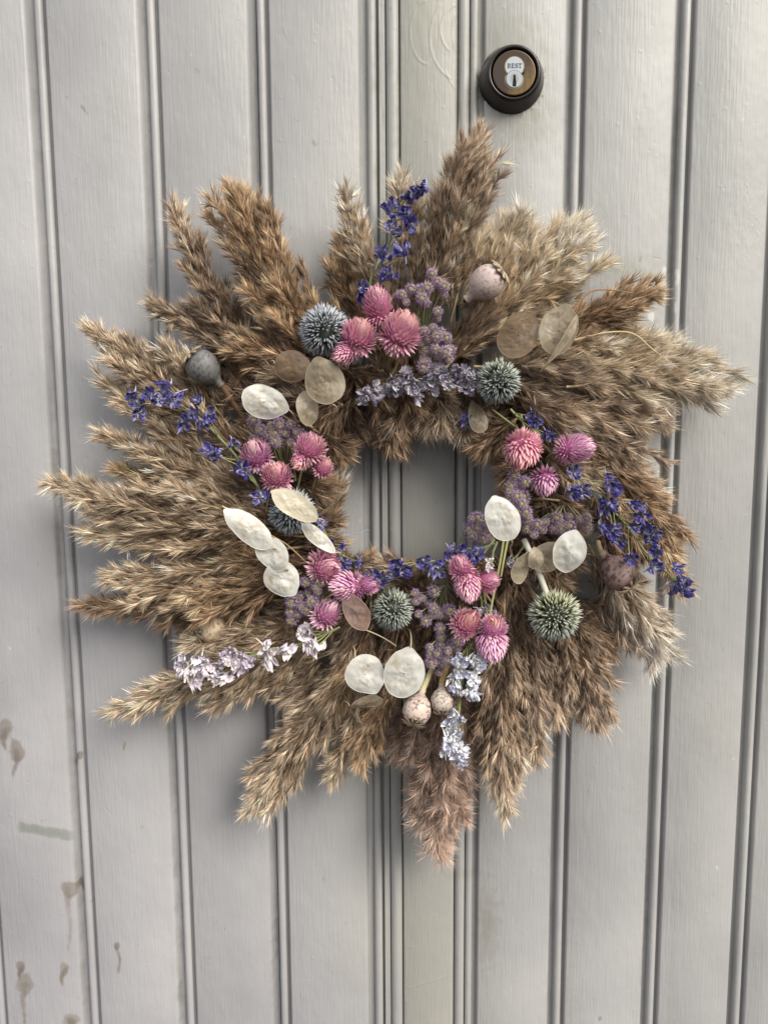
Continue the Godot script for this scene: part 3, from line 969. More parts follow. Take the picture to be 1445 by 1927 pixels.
func amaranth_head(part: Node3D, at: Vector3, rx: float, ry: float, turn: float, lean: float, col: Color, tipc: Color, peach: float, n: int) -> void:
	var t := deg_to_rad(turn)
	var l := deg_to_rad(lean)
	var ax := Vector3(sin(t) * cos(l), cos(t) * cos(l), sin(l))
	var x := ax.cross(Vector3.BACK if absf(ax.z) < 0.9 else Vector3.UP).normalized()
	var y := x.cross(ax).normalized()
	var g := Geo.new()
	var prof := []
	var cols := []
	for i in 13:
		var a := PI * i / 12.0
		prof.append(Vector2(-cos(a) * ry * 0.74, sin(a) * rx * 0.74))
		cols.append(col * 0.6)
	g.lathe(at, ax, prof, 18, cols)
	var pe := lin(0.80, 0.42, 0.30)
	n = int(n * 1.25)
	var rx0 := rx
	var px_seed := rr(0, TAU)
	for i in n:
		var h := 1.0 - 2.0 * (i + 0.5) / n
		var a := i * 2.39996
		var q := sqrt(maxf(0.0, 1.0 - h * h))
		var r := x * cos(a) + y * sin(a)
		rx = rx0 * (1.0 + 0.13 * sin(a + px_seed) + 0.07 * sin(2.0 * a + px_seed * 3.0))
		var surf := at + ax * h * ry * 0.70 + r * q * rx * 0.70
		var out := (r * q / rx + ax * h / ry).normalized()
		var tang := (ax - out * ax.dot(out))
		tang = tang.normalized() if tang.length() > 0.05 else perp(out)
		var d := (out * rr(0.55, 0.80) + tang * 0.75 + perp(out) * rr(0, 0.24)).normalized()
		if h < -0.45: d = (out + tang * 0.25).normalized()
		var long := rx * rr(0.46, 0.68)
		var c := col.lerp(pe, clampf(peach * smoothstep(0.1, 0.95, h), 0, 1)) * rr(0.82, 1.15)
		var ct := tipc.lerp(pe * 1.1, clampf(peach * smoothstep(0.1, 0.95, h) * 0.8, 0, 1)) * rr(0.85, 1.12)
		var fade := clampf(noise.get_noise_3d(surf.x * 9000.0, surf.y * 9000.0, at.x * 900.0 + rx * 90000.0) * 1.6, 0, 0.62)
		c = c.lerp(lin(0.60, 0.40, 0.34), fade)
		ct = ct.lerp(lin(0.84, 0.66, 0.58), fade)
		c.a = 1.0
		ct.a = 1.0
		g.blade(surf, d, d.cross(out).normalized(), long, rx * rr(0.13, 0.20), -out * rx * 0.03, c * 0.85, ct, 0.42, 0.5)
	var s := put("bracts", part, g.mesh(), M.bract)
	s.set_meta("kind", "stuff")

func honesty(label: String, px: float, py: float, a_px: float, b_px: float, turn: float, z: float, kind: String, tilt := Vector2.ZERO, stem_to := Vector2.ZERO, fold := 0.0) -> void:
	# a papery disc: half length a along its turn (degrees clockwise from up), half width b; tilt leans it (about x, about y)
	var p := place(px, py, z)
	var a := size_at(a_px, p)
	var b := size_at(b_px, p)
	var part := node("honesty_pod", wreath, p - wreath.position, label)
	var base := lin(0.56, 0.555, 0.51)
	var stain := lin(0.40, 0.34, 0.25)
	if kind == "cream": base = lin(0.58, 0.52, 0.39)
	if kind == "tan":
		base = lin(0.33, 0.28, 0.20)
		stain = lin(0.20, 0.13, 0.07)
	if kind == "brown":
		base = lin(0.20, 0.14, 0.09)
		stain = lin(0.15, 0.09, 0.05)
	if kind == "rosy":
		base = lin(0.34, 0.24, 0.20)
		stain = lin(0.24, 0.14, 0.10)
	var t := deg_to_rad(-turn)
	var bas := Basis(Vector3.BACK, t) * Basis.from_euler(Vector3(deg_to_rad(tilt.x), deg_to_rad(tilt.y), 0))
	var g := Geo.new()
	var nr := 22
	var na := 72
	var sd := rr(0, 100)
	var pts := []
	var cols := []
	var rim := []
	for i in nr:
		var q := float(i) / (nr - 1)
		for k in na + 1:
			var an := TAU * k / na
			var s := sin(an)
			var c := cos(an)
			# an oval with a small beak at the far end
			var edge := 1.0 + 0.11 * pow(maxf(0.0, c), 26.0) - 0.03 * cos(2.0 * an) + 0.022 * sin(3.0 * an + sd) + 0.05 * noise.get_noise_2d(c * 90.0 + sd * 9.0, s * 90.0)
			var w := Vector2(s * b * edge, c * a * edge) * q
			var wr := noise.get_noise_3d(w.x * 2600.0, w.y * 2600.0, sd * 20.0) * 0.0034 + noise.get_noise_3d(w.x * 6000.0, w.y * 6000.0, sd * 20.0) * 0.0016
			var zz := wr * (1.0 - q * q * 0.7) + 0.0010 * (1.0 - q * q) + fold * absf(w.x) * w.x / b + 0.0022 * sin(2.0 * an + sd) * q * q
			var v3 := bas * Vector3(w.x, w.y, zz)
			pts.append(v3)
			var k1 := noise.get_noise_3d(w.x * 3600.0 + 50.0, w.y * 3600.0, sd * 30.0)
			var seed_mark := 0.0
			for m in 4:
				var sp := Vector2((0.38 if m % 2 else -0.38) * b, (0.35 if m < 2 else -0.25) * a + 0.1 * a * sin(sd + m))
				seed_mark = maxf(seed_mark, 1.0 - w.distance_to(sp) / (0.20 * b))
			var k2 := noise.get_noise_3d(w.x * 19000.0 + 9.0, w.y * 15000.0, sd * 30.0)
			var st := clampf((k1 * 1.6 + k2 * 1.5 - 0.05 + seed_mark * 0.5 * absf(sin(sd * 3.0))) * (1.0 - pow(q, 5.0)), 0, 0.75)
			if i == 0: st = 0.15
			cols.append(base.lerp(stain, st))
			if i == nr - 1 and k < na: rim.append(v3)
	g.grid(pts, cols, nr, na + 1)
	put("disc", part, g.mesh(), M.honesty if kind in ["white", "cream"] else M.tan)
	g = Geo.new()
	rim.append(rim[0])
	g.tube(rim, radii(0.00028, 0.00028, rim.size()), 5, base.lerp(stain, 0.15), base.lerp(stain, 0.15))
	put("rim", part, g.mesh(), M.stem)
	g = Geo.new()
	var foot := bas * Vector3(0, -a, 0)
	var e := bas * Vector3(rr(-0.3, 0.3) * b, -a * 1.35, 0) + Vector3(0, 0, -0.012)
	if stem_to != Vector2.ZERO: e = place(stem_to.x, stem_to.y, z - 0.03) - p
	if stem_to != Vector2.ZERO and e.distance_to(bas * Vector3(0, a, 0)) < e.distance_to(foot): foot = bas * Vector3(0, a * 1.08, 0)
	g.tube(curve3(foot, e, (foot + e) * 0.5 + Vector3(0.002, 0.003, 0.004), 8), radii(0.0006, 0.0008, 8), 5, lin(0.42, 0.35, 0.22), lin(0.30, 0.23, 0.14))
	put("stalk", part, g.mesh(), M.stem)

func poppy(label: String, px: float, py: float, r_px: float, turn: float, lean: float, z: float, base: Color, spot: Color, much: float, stem_to: Vector2, stemc: Color) -> void:
	# turn: where its crown points, degrees clockwise from up; lean towards the viewer
	var p := place(px, py, z)
	var r := size_at(r_px, p)
	var t := deg_to_rad(turn)
	var l := deg_to_rad(lean)
	var ax := Vector3(sin(t) * cos(l), cos(t) * cos(l), sin(l))
	var part := node("poppy_pod", wreath, p - wreath.position, label)
	var g := Geo.new()
	var prof := []
	for q in [[-1.75, 0.20], [-1.70, 0.27], [-1.62, 0.29], [-1.54, 0.25], [-1.46, 0.26], [-1.32, 0.30], [-1.18, 0.40], [-1.05, 0.54], [-0.88, 0.71], [-0.68, 0.85], [-0.44, 0.95], [-0.18, 1.0], [0.08, 1.0], [0.32, 0.95], [0.54, 0.86], [0.72, 0.73], [0.86, 0.57], [0.95, 0.42], [0.98, 0.30]]:
		prof.append(Vector2(q[0], q[1]) * r)
	var fineprof := []
	for i in prof.size() - 1:
		for k in 3: fineprof.append(prof[i].lerp(prof[i + 1], k / 3.0))
	fineprof.append(prof[-1])
	var sides := 64
	var cols := []
	var sd := rr(0, 500)
	for i in fineprof.size():
		for k in sides + 1:
			var an := TAU * (k % sides) / sides
			var w := Vector3(cos(an) * fineprof[i].y / r, fineprof[i].x / r, sin(an) * fineprof[i].y / r)
			var n1 := noise.get_noise_3d(w.x * 340.0 + sd, w.y * 340.0, w.z * 340.0)
			var n2 := noise.get_noise_3d(w.x * 90.0 + sd, w.y * 90.0, w.z * 90.0)
			var c := base * 0.9 * (1.0 + 0.28 * n2)
			c = c.lerp(spot, smoothstep(0.20 - much, 0.27 - much, n1 + n2 * 0.45) * 0.85)
			if fineprof[i].x < -1.45 * r: c = c.lerp(stemc, 0.5)
			cols.append(c)
	g.lathe(Vector3.ZERO, ax, fineprof, sides, cols, 0.032, 10)
	put("capsule", part, g.mesh(), M.pod)
	# the crown: a scalloped disc with raised rays
	g = Geo.new()
	var x := ax.cross(Vector3(0.3, 0.9, 0.2)).normalized()
	var y := ax.cross(x).normalized()
	var pts := []
	var cc := []
	for i in 7:
		var q := i / 6.0
		for k in 81:
			var an := TAU * k / 80.0
			var ray := cos(an * 10.0)
			var rad := r * 0.80 * q * (1.0 + 0.16 * ray * q)
			var h := r * (1.0 + 0.10 * ray * sin(q * PI * 0.8) + 0.05 - 0.10 * q * q * (1.0 + ray * 0.8))
			pts.append(ax * h + (x * cos(an) + y * sin(an)) * rad)
			cc.append(lin(0.10, 0.07, 0.045).lerp(lin(0.42, 0.33, 0.22), clampf(ray * 0.8, 0, 1)))
	g.grid(pts, cc, 7, 81)
	put("crown", part, g.mesh(), M.pod)
	g = Geo.new()
	var foot := -ax * r * 1.68
	var e := place(stem_to.x, stem_to.y, z - 0.025) - p
	g.tube(curve3(foot, e, (foot + e) * 0.5 - ax * 0.004, 10), radii(0.0031, 0.0026, 10), 10, stemc, stemc * 0.8)
	put("stem", part, g.mesh(), M.stem)

var florets := {}

func make_floret(kind: String) -> ArrayMesh:         # one dried larkspur flower, facing +z, petals about 1 long
	var g := Geo.new()
	var deep := srgb(64, 56, 132)
	var pale := srgb(206, 204, 216)
	var white := 0.30
	if kind == "white":
		deep = srgb(198, 186, 204)
		pale = srgb(240, 234, 228)
		white = 0.65
	elif kind == "ice":
		deep = srgb(188, 190, 212)
		pale = srgb(238, 238, 236)
		white = 0.72
	elif kind == "lilac":
		deep = srgb(138, 130, 152)
		pale = srgb(212, 207, 210)
		white = 0.55
	var sd := rr(0, 300)
	for k in 6:
		var inner := k >= 5
		var a := TAU * (k + rr(-0.22, 0.22)) / 5.0
		var r := Vector3(cos(a), sin(a), 0)
		var s := Vector3(-sin(a), cos(a), 0)
		var long := rr(0.75, 1.1) * (0.55 if inner else 1.0)
		var wide := rr(0.34, 0.52) * (0.6 if inner else 1.0)
		var cup := rr(-0.9, 1.7)
		var roll := rr(-0.8, 2.0)
		var twist := rr(-0.7, 0.7)
		var pts := []
		var cols := []
		var pw := white * rr(0.2, 1.8)
		for i in 6:
			var u := i / 5.0
			var w := wide * pow(sin(PI * (0.06 + 0.84 * u)), 0.75)
			for j in 6:
				var q := j / 2.5 - 1.0
				var cr := noise.get_noise_3d(u * 230.0 + sd, q * 200.0, k * 70.0)
				var zz := cup * u * u * 0.55 + roll * q * q * w * 0.7 + cr * 0.80 + twist * q * w * u
				var lat := q * w * (1.0 - 0.22 * absf(roll))
				pts.append(r * (0.05 + long * u * (1.0 - 0.25 * absf(cup) * u)) + s * (lat + cr * 0.16) + r * cr * 0.14 + Vector3(0, 0, zz + (0.15 if inner else 0.0)))
				var m := clampf(pw + noise.get_noise_3d(u * 90.0, q * 90.0 + sd, k * 40.0) * 1.0 + (0.25 - u) * 0.5, 0, 1)
				cols.append(deep.lerp(pale, m) * rr(0.85, 1.15))
		g.grid(pts, cols, 6, 6)
	var tail := Vector3(rr(-0.7, 0.7), rr(-0.7, 0.7), -0.6)
	g.tube(curve3(Vector3(0, 0, 0.05), tail * 1.5, Vector3(tail.x * 0.2, tail.y * 0.2, -0.7), 7), radii(0.17, 0.03, 7), 6, deep.lerp(pale, 0.45), deep.lerp(pale, 0.7))
	for i in 7:
		var d := Vector3(rr(-0.5, 0.5), rr(-0.5, 0.5), 1).normalized()
		g.spike(Vector3(0, 0, 0.05), d, perp(d), rr(0.2, 0.36), 0.06, lin(0.5, 0.47, 0.25), lin(0.55, 0.5, 0.3), lin(0.3, 0.24, 0.12))
	return g.mesh()

func larkspur(label: String, kind: String, stem: Array, spots: Array, z: float, r_px := 18.5, stemc := Color(0.20, 0.22, 0.10)) -> void:
	# stem: points along the stalk; spots: x, y pairs where flowers sit, all in picture pixels
	if not florets.has(kind):
		florets[kind] = []
		for i in 7: florets[kind].append(make_floret(kind))
	var p0 := place(stem[0], stem[1], z - 0.012)
	var part := node("larkspur_spray", wreath, p0 - wreath.position, label)
	var g := Geo.new()
	g.o = p0
	var line := []
	for i in range(0, stem.size(), 2): line.append(place(stem[i], stem[i + 1], z - 0.012 + 0.003 * sin(i)))
	var pts := []
	for i in line.size() - 1:
		var a: Vector3 = line[maxi(i - 1, 0)]
		var d: Vector3 = line[mini(i + 2, line.size() - 1)]
		for k in 6: pts.append(line[i].cubic_interpolate(line[i + 1], a, d, k / 6.0))
	pts.append(line[-1])
	g.tube(pts, radii(0.0013, 0.0007, pts.size()), 6, stemc, stemc * 1.15)
	for i in range(0, spots.size(), 2):
		var q := place(spots[i], spots[i + 1], z)
		var near: Vector3 = pts[0]
		var ni := 0
		for k in pts.size():
			if pts[k].distance_to(q) < near.distance_to(q):
				near = pts[k]
				ni = k
		near = pts[maxi(0, ni - 3)]
		if near.distance_to(q) > 0.004 and near.distance_to(q) < 0.06: g.tube(curve3(near, q - Vector3(0, 0, 0.002), (near + q) * 0.5 + Vector3(rr(-0.004, 0.004), rr(-0.004, 0.004), 0.004), 6), radii(0.0006, 0.0005, 6), 5, stemc, stemc * 1.1)
	put("stem", part, g.mesh(), M.stem)
	for i in range(0, spots.size(), 2):
		var q := place(spots[i], spots[i + 1], z + rr(-0.004, 0.006))
		var f := put("floret", part, florets[kind][rng.randi() % 7], M.petal)
		var look := (Vector3(0, 0, 1) + Vector3(rr(-1, 1), rr(-1.1, 0.7), 0) * 0.75).normalized()
		var x := look.cross(Vector3(sin(i), cos(i), 0)).normalized()
		var sc := size_at(r_px, q) * rr(0.85, 1.2)
		f.transform = Transform3D(Basis(x * sc, look.cross(x) * sc, look * sc), q - p0)

var heads := []

func make_head() -> ArrayMesh:                      # a fuzzy ageratum button, 1 in radius, its yellowish middle at +z
	var g := Geo.new()
	var prof := []
	var cols := []
	for i in 9:
		var a := PI * i / 8.0
		prof.append(Vector2(-cos(a), sin(a)) * 0.42)
		cols.append(lin(0.20, 0.13, 0.18).lerp(lin(0.42, 0.36, 0.20), i / 8.0))
	g.lathe(Vector3.ZERO, Vector3.BACK, prof, 12, cols)
	for i in 260:
		var y := 1.0 - 1.8 * (i + 0.5) / 260.0
		var a := i * 2.39996
		var q := sqrt(maxf(0.0, 1.0 - y * y))
		var d := (Vector3(cos(a) * q, sin(a) * q, y) + Vector3(rr(-0.4, 0.4), rr(-0.4, 0.4), rr(-0.2, 0.35))).normalized()
		var mid := smoothstep(0.62, 0.97, y)
		var ca := lin(0.40, 0.27, 0.42).lerp(lin(0.62, 0.56, 0.28), mid)
		var cb := lin(0.58, 0.45, 0.64).lerp(lin(0.84, 0.80, 0.52), mid * 0.9)
		g.spike(d * 0.4, d, perp(d), rr(0.42, 0.98), 0.055, ca, ca, cb * rr(0.8, 1.15), 0.45)
	return g.mesh()

func ageratum(label: String, spots: Array, z: float, root: Vector2, r_px := 11.6) -> void:
	if heads.is_empty():
		for i in 4: heads.append(make_head())
	var p0 := place(spots[0], spots[1], z)
	var part := node("ageratum_cluster", wreath, p0 - wreath.position, label)
	var g := Geo.new()
	g.o = p0
	var foot := place(root.x, root.y, z - 0.035)
	for i in range(0, spots.size(), 2):
		var q := place(spots[i] + rr(-4, 4), spots[i + 1] + rr(-4, 4), z + rr(-0.006, 0.004))
		var h := put("flower_head", part, heads[rng.randi() % 4], M.fuzz)
		var look := (Vector3(0, 0, 1) + Vector3(rr(-1, 1), rr(-0.8, 1), 0) * 0.6).normalized()
		var x := look.cross(Vector3(sin(i * 3.0), cos(i * 3.0), 0)).normalized()
		var sc := size_at(r_px, q) * rr(0.66, 1.18)
		h.transform = Transform3D(Basis(x * sc, look.cross(x) * sc, look * sc), q - p0)
		g.tube(curve3(foot, q - look * sc * 0.5, foot.lerp(q, 0.6) + Vector3(rr(-0.006, 0.006), rr(-0.006, 0.006), 0.006), 7), radii(0.0008, 0.0005, 7), 5, lin(0.16, 0.17, 0.08), lin(0.24, 0.24, 0.12))
	put("stalks", part, g.mesh(), M.stem)

func cane(label: String, called: String, pts_px: Array, z0: float, z1: float, r0: float, r1: float, ca: Color, cb: Color) -> void:
	var line := []
	var k := pts_px.size() / 2
	for i in k: line.append(place(pts_px[i * 2], pts_px[i * 2 + 1], lerpf(z0, z1, i / (k - 1.0))))
	var pts := []
	for i in k - 1:
		for j in 6: pts.append(line[i].cubic_interpolate(line[i + 1], line[maxi(i - 1, 0)], line[mini(i + 2, k - 1)], j / 6.0))
	pts.append(line[-1])
	var g := Geo.new()
	g.o = line[0]
	g.tube(pts, radii(r0, r1, pts.size()), 7, ca, cb)
	var o := put(called, wreath, g.mesh(), M.stem, label)
	o.position = line[0] - wreath.position

func underlayer() -> void:
	var kinds := ["dark", "dark", "dark", "umber"]  # mostly the darkest tint, so its colour paints shade between the plumes
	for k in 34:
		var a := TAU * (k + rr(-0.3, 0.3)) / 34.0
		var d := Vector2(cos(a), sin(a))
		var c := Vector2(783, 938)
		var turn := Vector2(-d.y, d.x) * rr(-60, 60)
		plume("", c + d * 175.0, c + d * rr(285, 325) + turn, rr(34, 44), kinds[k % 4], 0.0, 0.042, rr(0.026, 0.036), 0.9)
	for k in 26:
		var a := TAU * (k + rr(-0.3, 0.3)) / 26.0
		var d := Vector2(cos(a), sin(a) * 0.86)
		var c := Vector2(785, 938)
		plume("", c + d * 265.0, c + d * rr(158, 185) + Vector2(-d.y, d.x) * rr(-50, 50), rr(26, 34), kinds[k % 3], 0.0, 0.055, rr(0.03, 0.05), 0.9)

func flowers() -> void:
	var steel := lin(0.25, 0.275, 0.285)
	var frost := lin(0.50, 0.53, 0.60)
	globe_thistle("large blue grey globe thistle at the top left of the pink trio", 610, 623, 51, 0.080, steel, lin(0.54, 0.56, 0.63))
	globe_thistle("green grey globe thistle under the two tan honesty pods", 936, 719, 45, 0.082, lin(0.20, 0.23, 0.21), lin(0.56, 0.59, 0.60), Vector2.ZERO, 0.25)
	globe_thistle("steel blue globe thistle half hidden by a cream honesty pod", 549, 963, 47, 0.070, steel, lin(0.56, 0.60, 0.64))
	globe_thistle("small grey globe thistle at the bottom of the ring", 739, 1147, 42, 0.080, lin(0.21, 0.24, 0.21), lin(0.58, 0.62, 0.60), Vector2.ZERO, 0.2)
	globe_thistle("round green globe thistle on a thick pale stem", 1042, 1159, 52, 0.085, lin(0.25, 0.27, 0.23), lin(0.64, 0.67, 0.63), Vector2(985, 1015), 0.55)

	var pink := lin(0.52, 0.125, 0.27)
	var blush := lin(0.84, 0.49, 0.61)
	var mauve := lin(0.50, 0.13, 0.33)
	var lilac := lin(0.84, 0.51, 0.68)
	amaranth("upright pink globe amaranth at the top of the trio", 712, 578, 29, 40, -8, 20, 0.090, pink, blush, 0.1, Vector2.ZERO, 240)
	amaranth("pink globe amaranth with a salmon tip, right of the trio", 752, 625, 35, 41, 22, 25, 0.094, pink, blush, 0.55, Vector2.ZERO, 250)
	amaranth("two-lobed pink globe amaranth at the left of the trio", 674, 632, 32, 33, 20, 35, 0.092, pink, blush, 0.5, Vector2.ZERO, 220, [-24, 32, 22, 25, -120, 20, 0.1])
	amaranth("dusky pink globe amaranth left of the purple cluster", 480, 857, 29, 29, -5, 30, 0.078, mauve * 0.9, lilac * 0.85, 0.2)
	amaranth("coral pink globe amaranth low in the left group", 520, 895, 27, 29, 0, 40, 0.082, pink, blush, 0.5)
	amaranth("pink globe amaranth with a peach lobe beneath", 582, 843, 27, 28, 25, 25, 0.082, pink, blush, 0.2, Vector2(556, 940), 200, [-18, 24, 18, 18, -150, 40, 0.8])
	amaranth("smallest coral globe amaranth at the inner edge", 608, 880, 21, 18, 40, 20, 0.072, pink, blush, 0.45, Vector2(585, 940), 150)
	amaranth("bright pink two-horned globe amaranth at the inner right", 978, 848, 34, 33, 180, 30, 0.088, lin(0.60, 0.14, 0.28), lin(0.86, 0.46, 0.52), 0.45, Vector2(970, 800), 230, [18, -12, 22, 22, 35, 20, 0.0])
	amaranth("magenta pink globe amaranth lying on its side", 1080, 845, 29, 39, 82, 12, 0.088, mauve, lilac, 0.0, Vector2(1030, 870), 240)
	amaranth("open mauve globe amaranth facing down", 1027, 906, 27, 25, 178, 25, 0.082, mauve * 0.9, lilac, 0.0, Vector2(1012, 870), 140)
	amaranth("pink globe amaranth with three lobes above the white larkspur", 880, 1098, 25, 38, 175, 28, 0.092, pink, blush, 0.05, Vector2.ZERO, 220, [-12, -32, 23, 24, -25, 25, 0.0])
	amaranth("side lobe of pink amaranth under a tiny white flower", 915, 1092, 22, 25, 80, 25, 0.086, pink, blush, 0.05, Vector2.ZERO, 160)
	amaranth("peach topped globe amaranth beside the grey larkspur", 880, 1173, 28, 28, 15, 45, 0.088, pink, blush, 0.75)
	amaranth("long magenta globe amaranth with an orange crown", 921, 1206, 29, 40, 178, 18, 0.094, mauve, lilac, 0.0, Vector2.ZERO, 240, [5, -24, 25, 22, 10, 35, 0.8])
	amaranth("rose pink globe amaranth below the honesty pods", 612, 1069, 31, 27, 65, 40, 0.080, pink * 0.95, blush, 0.1)
	amaranth("striped magenta globe amaranth lying left to right", 655, 1105, 27, 36, -85, 15, 0.088, mauve, lilac, 0.05, Vector2.ZERO, 220, [36, -4, 20, 20, 80, 35, 0.0])
	amaranth("white edged globe amaranth with a dry golden beard", 617, 1155, 27, 30, 35, 20, 0.086, mauve, lin(0.86, 0.62, 0.68), 0.0, Vector2.ZERO, 150)

	honesty("bright silvery honesty pod lying over the purple cluster", 497, 757, 44, 30, 108, 0.098, "white", Vector2(-8, 6), Vector2(560, 800))
	honesty("brown see-through honesty pod behind the grey one", 551, 690, 36, 28, 100, 0.084, "brown", Vector2(10, 0))
	honesty("large grey honesty pod under the blue thistle", 611, 719, 44, 36, -18, 0.095, "tan", Vector2(4, 4))
	honesty("small brown honesty pod hanging over the inner edge", 578, 770, 32, 20, -8, 0.086, "tan", Vector2(0, 20))
	honesty("long cream honesty pod with a brown dot, across the blue thistle", 556, 951, 49, 22, -58, 0.105, "cream", Vector2(0, 6))
	honesty("narrow cream honesty pod seen edge on below the thistle", 601, 1014, 40, 14, -48, 0.090, "white", Vector2(0, 30))
	honesty("uppermost cream pod of the three overlapping honesty pods", 469, 996, 54, 24, -50, 0.104, "white", Vector2(0, 10))
	honesty("thin split honesty valve beside the top overlapping pod", 466, 984, 52, 8, -55, 0.099, "cream", Vector2(0, 50))
	honesty("middle one of the three overlapping honesty pods", 513, 1043, 37, 26, -40, 0.100, "white", Vector2(0, 0))
	honesty("lowest of the three overlapping honesty pods", 530, 1089, 36, 31, 140, 0.096, "white", Vector2(-4, 0), Vector2(556, 1140))
	honesty("pinkish brown honesty pod beside the grey thistle", 670, 1151, 38, 22, 152, 0.100, "rosy", Vector2(0, 8), Vector2(745, 1216))
	honesty("round white honesty pod with tan blotches, left of a pair", 687, 1269, 38, 36, 150, 0.094, "white", Vector2(5, 0))
	honesty("oval white honesty pod, right of a pair", 760, 1268, 49, 37, 14, 0.098, "white", Vector2(0, 0), Vector2(770, 1185))
	honesty("brown curled honesty pod under the white pair", 688, 1322, 31, 14, 78, 0.080, "tan", Vector2(0, 25))
	honesty("white honesty pod at the inner right edge", 945, 977, 44, 30, -22, 0.100, "white", Vector2(-5, 0))
	honesty("gleaming honesty pod above the green thistle", 1070, 1039, 41, 29, 16, 0.098, "white", Vector2(6, -6))
	honesty("shaded honesty pod behind the gleaming one", 1030, 1048, 34, 26, 60, 0.082, "tan", Vector2(0, 0))
	honesty("tiny grey honesty pod left of the gleaming one", 1006, 1051, 20, 15, 0, 0.090, "tan", Vector2(0, 15))
	honesty("slim grey honesty pod leaning on the thistle stem", 981, 1070, 31, 17, 18, 0.088, "tan", Vector2(0, 20))
	honesty("tan honesty pod below the poppy pod at the upper right", 975, 631, 46, 34, 32, 0.090, "brown", Vector2(5, 5))
	honesty("tan honesty pod with a split valve at the upper right", 1050, 622, 46, 34, 16, 0.092, "tan", Vector2(5, 0))
	honesty("narrow loose honesty valve across the tan pod", 1060, 640, 50, 9, 32, 0.100, "tan", Vector2(0, 35))
	honesty("brown honesty pod hanging over the top of the hole", 898, 786, 30, 18, -20, 0.066, "tan", Vector2(0, 20))

	poppy("mauve poppy pod with its crown facing up right", 918, 530, 31, 52, 18, 0.086, lin(0.42, 0.34, 0.31), lin(0.25, 0.17, 0.14), 0.04, Vector2(878, 562), lin(0.40, 0.33, 0.22))
	poppy("dark grey poppy pod on a brown cane at the left", 381, 689, 30, -42, 15, 0.062, lin(0.135, 0.132, 0.128), lin(0.055, 0.05, 0.045), 0.10, Vector2(470, 806), lin(0.10, 0.055, 0.026))
	poppy("tan poppy pod half sunk in the lower left plumes", 398, 1184, 26, -95, 30, 0.044, lin(0.46, 0.35, 0.24), lin(0.10, 0.06, 0.04), -0.1, Vector2(470, 1190), lin(0.34, 0.25, 0.14))
	poppy("larger speckled poppy pod hanging beside the white honesty", 784, 1338, 26, -158, 42, 0.090, lin(0.52, 0.41, 0.35), lin(0.10, 0.07, 0.06), 0.06, Vector2(815, 1255), lin(0.46, 0.41, 0.22))
	poppy("smaller speckled poppy pod beside the larger one", 831, 1321, 21, 182, 34, 0.084, lin(0.46, 0.39, 0.33), lin(0.12, 0.10, 0.08), 0.14, Vector2(845, 1245), lin(0.44, 0.28, 0.12))
	poppy("speckled mauve poppy pod at the right, crown down", 1165, 1080, 31, 142, 30, 0.072, lin(0.235, 0.15, 0.135), lin(0.04, 0.022, 0.02), 0.06, Vector2(1125, 1020), lin(0.24, 0.18, 0.11))

	larkspur("deep blue larkspur spray climbing over the top plume", "blue", [690, 590, 700, 520, 735, 450, 745, 400, 775, 362], [800, 352, 785, 362, 765, 366, 741, 385, 732, 398, 765, 402, 772, 424, 735, 428, 750, 440, 712, 476, 724, 482, 759, 476, 722, 516, 735, 520, 682, 540, 686, 556], 0.088)
	larkspur("blue and white larkspur spray across the left plumes", "blue", [500, 945, 470, 890, 410, 820, 360, 775, 300, 745, 255, 745], [252, 742, 262, 762, 285, 748, 300, 752, 316, 725, 325, 748, 262, 775, 350, 792, 372, 756, 366, 780, 384, 796, 392, 778, 439, 832, 398, 852, 412, 858, 455, 882, 462, 888, 490, 936], 0.088)
	larkspur("blue larkspur spray arching down the right edge", "blue", [1075, 885, 1130, 940, 1175, 985, 1215, 1040, 1250, 1075, 1285, 1100], [1145, 905, 1150, 922, 1080, 888, 1092, 918, 1078, 925, 1150, 946, 1140, 950, 1190, 948, 1208, 966, 1130, 990, 1150, 996, 1163, 1014, 1196, 990, 1215, 992, 1224, 1012, 1232, 1002, 1185, 1046, 1236, 1034, 1240, 1062, 1226, 1068, 1272, 1070, 1282, 1096, 1270, 1102, 1288, 1108], 0.092)
	larkspur("blue larkspur sprig along the lower left of the hole", "blue", [575, 960, 605, 990, 630, 1035, 685, 1065], [596, 972, 604, 985, 590, 998, 600, 1012, 618, 1022, 622, 1040, 636, 1052, 648, 1060, 676, 1056, 648, 1026], 0.066, 14.0)
	larkspur("blue larkspur spray lying along the bottom of the hole", "blue", [930, 1022, 860, 1050, 780, 1062, 715, 1085], [702, 1086, 712, 1094, 738, 1084, 750, 1064, 758, 1074, 798, 1056, 812, 1066, 828, 1070, 848, 1038, 868, 1038, 896, 1044], 0.084)
	larkspur("single blue larkspur flowers above the bright pink amaranth", "blue", [960, 770, 990, 800, 1030, 830], [1000, 782, 1008, 792, 1022, 820, 1032, 818], 0.078, 15.0)
	larkspur("dark blue larkspur flower at the top edge of the hole", "blue", [850, 760, 866, 775, 880, 790], [872, 784, 882, 790], 0.062, 14.0)
	larkspur("white larkspur spray lying on the lower left straw plume", "white", [640, 1180, 585, 1205, 520, 1225, 440, 1240, 350, 1260], [345, 1250, 350, 1262, 375, 1246, 384, 1250, 366, 1276, 410, 1252, 425, 1238, 440, 1228, 436, 1250, 408, 1276, 425, 1272, 455, 1240, 466, 1244, 458, 1252, 500, 1224, 508, 1236, 540, 1222, 566, 1192, 582, 1212, 596, 1216, 578, 1190], 0.090, 19.0, lin(0.26, 0.28, 0.12))
